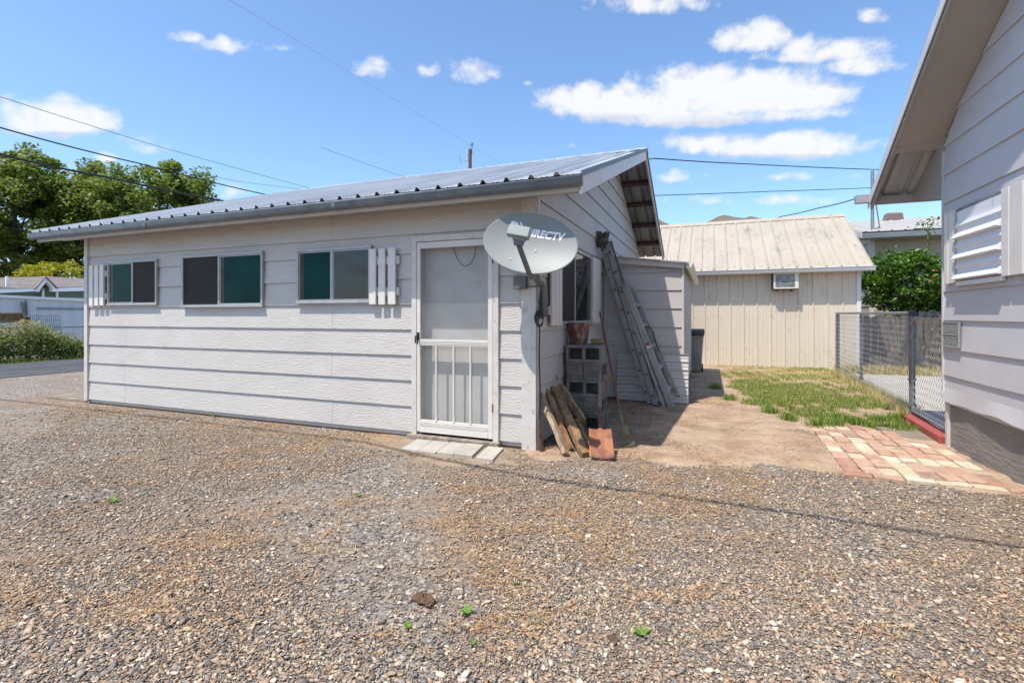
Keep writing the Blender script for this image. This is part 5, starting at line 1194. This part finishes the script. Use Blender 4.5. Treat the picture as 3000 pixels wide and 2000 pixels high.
# straw and needles in patches
n0 = 560000
x = r.uniform(-9.5, 2.3, n0); y = r.uniform(1.0, 8.6, n0); P = np.stack([x, y], 1); vis, D = in_frustum(P)
f = noise2(x, y, 2.2, 31) * .45 + noise2(x, y, 7., 32) * .4 + noise2(x, y, 17., 33) * .4
ondirt = ((y > 4.3) & (x > -1.4)) * np.where(x > 1.02, .08, .38)
wallfoot = ondirt + np.exp(-((y - 4.2) / .28) ** 2) * (x < -2.9) * .75 + np.exp(-((x + .9) / 1.0) ** 2 - ((y - 2.7) / .8) ** 2) * .45 + np.exp(-((x + .75) / .3) ** 2 - ((y - 1.9) / .35) ** 2) * .5
keep = vis & free_ground(x, y) & (f + wallfoot > .34 + r.uniform(-.15, .70, n0)) & (r.uniform(0, 1, n0) < np.where(D < 3, .75, .7))
P = P[keep]; n = len(P); L_ = r.uniform(.008, .026, n) * r.choice([1, 1, 1, 1.8], n); wd = r.uniform(.0007, .0017, n); a = r.uniform(0, 6.283, n)
d = np.stack([np.cos(a), np.sin(a), r.normal(0, .18, n)], 1); q = np.stack([-np.sin(a), np.cos(a), np.zeros(n)], 1)
c = np.concatenate([P, (.008 + r.uniform(0, .010, n))[:, None]], 1)
bend = q * (L_ * r.normal(0, .16, n))[:, None]
V = np.stack([c - d * L_[:, None] / 2 - q * wd[:, None], c - d * L_[:, None] / 2 + q * wd[:, None], c + bend + q * wd[:, None], c + bend - q * wd[:, None], c + d * L_[:, None] / 2 + q * wd[:, None], c + d * L_[:, None] / 2 - q * wd[:, None]], 1).reshape(-1, 3)
b = np.arange(n)[:, None] * 6; F = np.concatenate([b + np.array([[0, 1, 2, 3]]), b + np.array([[3, 2, 4, 5]])])
tag(npobj('straw_litter', V, F, M['straw']), 'orange-brown straw and needle litter scattered over the gravel', 'litter', kind='stuff'); print('straw', n)

nd_ = 22000; x = r.uniform(-1.5, 1.6, nd_); y = r.uniform(4.3, 13.4, nd_); half_ = nd_ // 2; x[:half_] = -1.5 + np.abs(r.normal(0, .75, half_)); y[:half_] = r.uniform(4.5, 7.7, half_)
kp = ((x < XG + .9 + .0 * y) | (noise2(x, y, 4., 61) > .35)) & ((x < .9) | (y > 6.6)) & ~((y > 7.6) & (x < -.2) & (y < 11.6)) & (x > XG + .03)
pd_ = np.stack([x, y, np.full(nd_, .016)], 1)[kp]; V, F = leaf_quads(pd_, .013, .6, 1.6, 0, 41)
tag(npobj('leaf_litter', V, F, leafmat('brown leaf litter', [(0, (.09, .05, .028)), (.5, (.18, .11, .06)), (1, (.38, .26, .15))], .1, .9)), 'small brown leaf crumbs scattered over the bare dirt', 'litter', kind='stuff')

# ------------------------------------------------------------------ small weeds, clods, twigs
def weed(px_, py2, n, h, label):
    p = onZ(px_, py2); m = MB(); h *= .75
    for i in range(n):
        a = rnd.uniform(0, 6.28); l = h * rnd.uniform(.6, 1.1); w_ = .004 + h * .05; d = Vector((math.cos(a), math.sin(a), 0)); q = Vector((-d.y, d.x, 0)) * w_
        b_ = Vector(p) + d * .004; md = b_ + d * l * .45 + Vector((0, 0, l * .55)); tp_ = b_ + d * l * .95 + Vector((0, 0, l * .75))
        m.add([b_ - q * .5, b_ + q * .5, md + q, md - q, tp_], [(0, 1, 2, 3), (3, 2, 4)])
    tag(m.build('weed', M['sprout'], loc=tuple(p)), label, 'weed', 'small green weeds in the gravel')
weed(1368, 1798, 16, .05, 'bright green weed right of the brown soil clod'); weed(1195, 1838, 12, .03, 'small round weed left of and below the brown soil clod'); weed(1383, 1888, 9, .03, 'tiny weed near the bottom edge, below the bright weed')
weed(1880, 1862, 16, .055, 'tallest weed sprout near the bottom edge of the yard'); weed(1948, 1884, 8, .02, 'tiny weed just right of the tallest sprout')
weed(625, 1220, 14, .07, 'weed at the foot of the shed wall below the wide window'); weed(330, 1472, 14, .06, 'low spreading weed furthest left in the gravel'); weed(1050, 1455, 10, .05, 'weed in mid-gravel, in front of the paving slabs')
weed(995, 1468, 8, .035, 'small weed just left of the weed in mid-gravel'); weed(338, 1415, 10, .04, 'upper left weed of three close together in the left gravel'); weed(410, 1417, 9, .04, 'right weed of three close together in the left gravel'); weed(1512, 1710, 9, .03, 'small weed alone in the centre of the gravel'); weed(1580, 1825, 7, .022, 'faint small weed between the two soil clods')
def clod(px_, py2, r0, label):
    p = onZ(px_, py2); m = MB()
    for k_ in range(11):
        c = Vector(p) + Vector((rnd.gauss(0, r0 * .62), rnd.gauss(0, r0 * .38), r0 * .22)); rr = r0 * rnd.uniform(.3, .55)
        m.add([c + Vector(ico[i]) * rr * rnd.uniform(.75, 1.2) for i in range(12)], [tuple(f) for f in icf])
    tag(m.build('soil_clod', M['clod'], loc=tuple(p)), label, 'clod', 'dark soil clods on the gravel')
clod(1240, 1760, .042, 'larger dark brown soil clod lying on the gravel'); clod(1795, 1872, .026, 'smaller brown soil clod beside the tallest weed sprout')
def twig(pts, r, label): m = MB(); P_ = [onZ(x_, y_, .014) for x_, y_ in pts]; m.tube([(p[0], p[1], .014 + rnd.uniform(0, .006)) for p in P_], r, 5); tag(m.build('twig', M['wood_sun'], loc=tuple(P_[0])), label, 'twig', 'dry twigs on the gravel')
twig([(1350, 1697), (1354, 1725), (1352, 1752)], .0018, 'pale dry twig standing out just above the bright green weed'); twig([(1220, 1885), (1262, 1912), (1280, 1945)], .0016, 'thin pale twig near the bottom edge below the soil clod'); twig([(1500, 1590), (1540, 1596), (1572, 1606)], .0028, 'short curved twig lying in the middle of the gravel'); twig([(1312, 1928), (1335, 1918), (1358, 1912)], .0018, 'straight pale twig low in the gravel beside the thin twig')

# ------------------------------------------------------------------ utility pole and wires
up = thing('utility_pole', 'brown wooden utility pole rising behind the shed ridge', 'utility pole', atD(1377, HZ, 38.) * np.array([1, 1, 0]))
pb = atD(1377, HZ, 38.); zt_ = CAM_H + (HZ - 438) * 38 / F_PX; zk = lambda y_: CAM_H + (HZ - y_) * 38 / F_PX
m = MB(); m.tube([(pb[0], pb[1], -.3), (pb[0], pb[1], zt_)], [.16, .13], 12); m.build('shaft', M['pole'], up, smooth=True)
sd_ = Vector((cR[0], cR[1], 0)); P0 = Vector((pb[0], pb[1], 0))
m = MB(); m.tube([P0 + sd_ * .15 + Vector((0, 0, zk(450))), P0 + sd_ * .15 + Vector((0, 0, zk(421)))], .035, 8); m.tube([P0 + sd_ * .15 + Vector((0, 0, zk(425))), P0 + sd_ * .15 + Vector((0, 0, zk(419)))], .11, 10); m.build('lightning_rod', M['steel'], up)
m = MB(); m.tube([P0 - sd_ * .1 + Vector((0, 0, zk(472))), P0 - sd_ * .4 + Vector((0, 0, zk(470))), P0 - sd_ * .72 + Vector((0, 0, zk(468)))], .02, 6); m.beam(P0 - sd_ * .80 + Vector((0, 0, zk(457))), P0 - sd_ * .70 + Vector((0, 0, zk(478))), .07, .05); m.build('antenna', M['steel'], up)
for y_ in (444, 452, 467): m = MB(); m.box(pb[0] - .2, pb[0] - .12, pb[1] - .2, pb[1] - .12, zk(y_) - .05, zk(y_) + .05); m.build('insulator', M['white'], up)
def wire(pts, r, label, sag=.0):
    P_ = [Vector(atD(*p)) for p in pts]; out = []
    for a, b in zip(P_, P_[1:]):
        for i in range(14): out.append(a.lerp(b, i / 14) - Vector((0, 0, sag * 4 * (i / 14) * (1 - i / 14))))
    out.append(P_[-1]); m = MB(); m.tube(out, r, 6); tag(m.build('power_line', M['cable'], loc=tuple(P_[0])), label, 'power line', 'overhead wires')
wire([(-500, 247, 10), (0, 374, 13), (400, 477, 16), (778, 570, 19), (1000, 622, 21)], .020, 'upper of the two thick black wires crossing before the left trees', .03)
wire([(-500, 360, 10), (0, 452, 12), (330, 522, 14), (650, 588, 16), (900, 638, 18)], .030, 'thickest black cable, lower of the two crossing before the left trees', .03)
wire([(-400, 160, 16), (20, 290, 20), (450, 425, 26), (910, 552, 33), (1100, 600, 36)], .012, 'thin wire slanting down to the left part of the shed roof', .02)
wire([(560, -60, 20), (714, 25, 22), (950, 168, 26), (1122, 272, 30), (1500, 500, 40)], .0042, 'faint thin wire high in the sky above the shed', 0)
wire([(540, 500, 40), (700, 532, 42), (900, 557, 44), (1000, 568, 45)], .014, 'faint distant wire just above the left end of the roof', 0)
wire([(940, 432, 40), (1080, 483, 42), (1180, 517, 44), (1300, 560, 46)], .012, 'short faint wire sloping towards the roof left of the pole', 0)
wire([(1890, 466, 20), (1915, 464, 20), (2200, 481, 23), (2570, 497, 27), (2900, 510, 32)], .022, 'wire running from the shed ridge to the right, highest of three', .02)
wire([(1800, 578, 22), (1913, 573, 23), (2250, 561, 25), (2535, 551, 27), (2900, 540, 30)], .018, 'nearly level wire right of the shed, middle of three', .01)
wire([(2200, 662, 21), (2290, 634, 19.5), (2400, 609, 17), (2498, 585, 15), (2554, 573, 14.2)], .016, 'twisted service cable rising from behind the tan roof past the house gutter', .02)
gx_ = np.array([[-13.5, 4.16], [-9, 4.18], [-5.5, 4.18], [-3.35, 4.12], [-2.37, 3.90], [-1.16, 3.70], [.26, 3.68], [1.59, 3.60], [3.33, 3.52]]); hz3 = 5.5
m = MB(); pts = [(a - .22 * hz3, b - .41 * hz3, hz3) for a, b in gx_]
m.tube(pts, .021, 6); tag(m.build('power_line', M['cable'], loc=pts[3]), 'service cable overhead that casts the thin shadow across the gravel', 'power line', 'overhead wires')

# ------------------------------------------------------------------ sky, sun, camera
el = math.atan(1 / math.hypot(.22, .41)); az = math.atan2(-.22, -.41)
W = bpy.data.worlds.new('World'); sc.world = W; W.use_nodes = True; nt = W.node_tree; L = nt.links.new
bg = nt.nodes['Background']; bg.inputs['Strength'].default_value = .142
sky = nd(nt, 'ShaderNodeTexSky', sky_type='NISHITA', sun_disc=False, sun_elevation=el, sun_rotation=az); sky.air_density = 1.0; sky.dust_density = 1.3; sky.ozone_density = 1.6; sky.altitude = 300
tc = nt.nodes.new('ShaderNodeTexCoord'); sp = nt.nodes.new('ShaderNodeSeparateXYZ'); L(tc.outputs['Generated'], sp.inputs[0])
azn = nd(nt, 'ShaderNodeMath', operation='ARCTAN2'); L(sp.outputs[0], azn.inputs[0]); L(sp.outputs[1], azn.inputs[1])
eln = nd(nt, 'ShaderNodeMath', operation='ARCSINE'); L(sp.outputs[2], eln.inputs[0])
def M2(op, a, b=None, c=None):
    n = nd(nt, 'ShaderNodeMath', operation=op)
    for i, v in enumerate((a, b, c)):
        if v is None: continue
        if isinstance(v, (int, float)): n.inputs[i].default_value = v
        else: L(v, n.inputs[i])
    return n.outputs[0]
cx = nt.nodes.new('ShaderNodeCombineXYZ'); L(azn.outputs[0], cx.inputs[0]); L(M2('MULTIPLY', eln.outputs[0], 1.25), cx.inputs[1])
nz1 = nd(nt, 'ShaderNodeTexNoise', i_Scale=9., i_Detail=6., i_Roughness=.5); L(cx.outputs[0], nz1.inputs['Vector'])
nz2 = nd(nt, 'ShaderNodeTexNoise', i_Scale=24., i_Detail=6., i_Roughness=.55); L(cx.outputs[0], nz2.inputs['Vector'])
nmix = M2('ADD', M2('MULTIPLY', M2('SUBTRACT', nz1.outputs[0], .5), 2.6), M2('MULTIPLY', M2('SUBTRACT', nz2.outputs[0], .5), 2.7))
def azel(x, y): d = ray(x, y); d = d / np.linalg.norm(d); return math.atan2(d[0], d[1]), math.asin(d[2])
clouds = [(540, 112, 80, 28, .75), (720, 137, 140, 38, .95), (1100, 200, 90, 52, .95), (1385, 212, 80, 54, 1.05), (1255, 208, 65, 36, .6),
          (1830, 312, 235, 60, 1.9), (2140, 288, 285, 76, 1.95), (2020, 348, 400, 36, 1.6), (1760, 275, 110, 40, 1.1), (1990, 240, 110, 40, 1.1), (2450, 300, 60, 35, .8), (2190, 118, 135, 52, 1.5), (2390, 150, 170, 50, 1.4), (2520, 200, 120, 40, 1.3), (2290, 170, 100, 32, 1.1),
          (1900, 14, 185, 48, 1.25), (2250, 434, 350, 48, 1.45), (1990, 520, 95, 32, .95), (2558, 52, 60, 36, .72), (2680, 30, 40, 16, .5),
          (150, 360, 190, 66, 1.35), (450, 425, 120, 48, .75), (690, 560, 70, 36, .8), (310, 465, 60, 26, .8), (1660, 425, 60, 16, .5), (2200, 590, 380, 26, .7), (2350, 520, 300, 22, .6), (1720, 25, 40, 20, .6), (1550, 245, 30, 16, .5), (2640, 560, 260, 30, .5), (1500, 640, 420, 30, .5),
          (-500, 500, 420, 110, 1.0), (3500, 300, 420, 120, 1.1)]
# clouds on the side behind the camera, seen in window reflections
extra = [(-2.34, .105, .10, .035, 1.3), (-2.52, .085, .09, .022, 1.2), (-2.2, .07, .10, .018, 1.1), (2.6, .38, .3, .07, .9), (-2.75, .28, .35, .07, .9), (3.1, .5, .25, .06, .8)]
mask = None; shade = None
def one(a0, e0, wa, we, amp, slope=0.):
    global mask, shade
    da = M2('DIVIDE', M2('SUBTRACT', azn.outputs[0], a0), wa); de = M2('DIVIDE', M2('SUBTRACT', M2('SUBTRACT', eln.outputs[0], e0), M2('MULTIPLY', M2('SUBTRACT', azn.outputs[0], a0), slope)), we)
    low = M2('MULTIPLY', M2('MINIMUM', de, 0.), 1.5); de2 = M2('ADD', M2('MAXIMUM', de, 0.), low)
    q = M2('ADD', M2('MULTIPLY', da, da), M2('MULTIPLY', de2, de2))
    v = M2('SUBTRACT', amp, M2('MULTIPLY', q, .8))
    v = M2('MAXIMUM', v, -2.)
    mask = v if mask is None else M2('MAXIMUM', mask, v)
for x_, y_, w_, h_, amp in clouds:
    a0, e0 = azel(x_, y_); a1, _ = azel(x_ + w_, y_); _, e1 = azel(x_, y_ - h_); al, el_ = azel(x_ - w_, y_); ar, er_ = azel(x_ + w_, y_); one(a0, e0, abs(a1 - a0), abs(e1 - e0), amp, (er_ - el_) / (ar - al))
for a in extra: one(*a)
dens = M2('ADD', M2('SUBTRACT', mask, .24), nmix)
mr = nd(nt, 'ShaderNodeMapRange', interpolation_type='SMOOTHSTEP'); L(dens, mr.inputs[0]); mr.inputs[1].default_value = 0.; mr.inputs[2].default_value = 1.2
# thicker parts and undersides are greyer
und = None
for x_, y_, w_, h_, amp in [(1800, 345, 200, 34, 1), (2080, 365, 330, 44, 1.1), (2250, 468, 330, 26, 1), (150, 402, 170, 26, 1), (2470, 245, 150, 24, .8), (2240, 190, 170, 22, .7)]:
    a0, e0 = azel(x_, y_); a1, _ = azel(x_ + w_, y_); _, e1 = azel(x_, y_ - h_)
    da = M2('DIVIDE', M2('SUBTRACT', azn.outputs[0], a0), abs(a1 - a0)); al, el_ = azel(x_ - w_, y_); ar, er_ = azel(x_ + w_, y_); de = M2('DIVIDE', M2('SUBTRACT', M2('SUBTRACT', eln.outputs[0], e0), M2('MULTIPLY', M2('SUBTRACT', azn.outputs[0], a0), (er_ - el_) / (ar - al))), abs(e1 - e0))
    v = M2('SUBTRACT', amp, M2('ADD', M2('MULTIPLY', da, da), M2('MULTIPLY', de, de))); und = v if und is None else M2('MAXIMUM', und, v)
und = M2('ADD', und, M2('MULTIPLY', nmix, .5))
lit = M2('SUBTRACT', M2('MULTIPLY', dens, .5), M2('MULTIPLY', M2('MAXIMUM', und, 0.), .8))
cr = ramp(nt, [(.0, (4.3, 4.55, 5.1)), (.2, (5.1, 5.25, 5.55)), (.45, (5.8, 5.8, 5.8)), (1., (5.85, 5.85, 5.85))]); L(M2('ADD', lit, .25), cr.inputs[0])
hsv = nt.nodes.new('ShaderNodeMix'); hsv.data_type = 'RGBA'; hsv.blend_type = 'MULTIPLY'; hsv.inputs[0].default_value = 1.; L(sky.outputs[0], hsv.inputs[6]); hsv.inputs[7].default_value = (1.16, 1.36, 1.50, 1)
mx = nd(nt, 'ShaderNodeMix', data_type='RGBA'); L(M2('MULTIPLY', mr.outputs[0], .93), mx.inputs[0]); L(hsv.outputs[2], mx.inputs[6]); L(cr.outputs[0], mx.inputs[7]); L(mx.outputs[2], bg.inputs[0])

su = bpy.data.lights.new('Sun', 'SUN'); su.energy = 5.0; su.angle = math.radians(.53); su.color = (1, .94, .85)
so = bpy.data.objects.new('Sun', su); col.objects.link(so); so.rotation_euler = Vector(SUN).to_track_quat('-Z', 'Y').to_euler(); so.location = (-3, -5, 12)
cd = bpy.data.cameras.new('Camera'); cd.sensor_width = 36; cd.lens = F_PX / 3000 * 36; cd.shift_y = -(1000 - HZ) / 3000; cd.clip_start = .05; cd.clip_end = 5000
co = bpy.data.objects.new('Camera', cd); col.objects.link(co); co.location = (0, 0, CAM_H); co.rotation_euler = (math.pi / 2, 0, YAW); sc.camera = co
sc.view_settings.view_transform = 'Standard'; sc.view_settings.look = 'None'; sc.view_settings.gamma = 1; sc.view_settings.exposure = .27
sc.render.engine = 'CYCLES'; sc.cycles.max_bounces = 8; sc.cycles.transparent_max_bounces = 16; sc.cycles.use_denoising = True
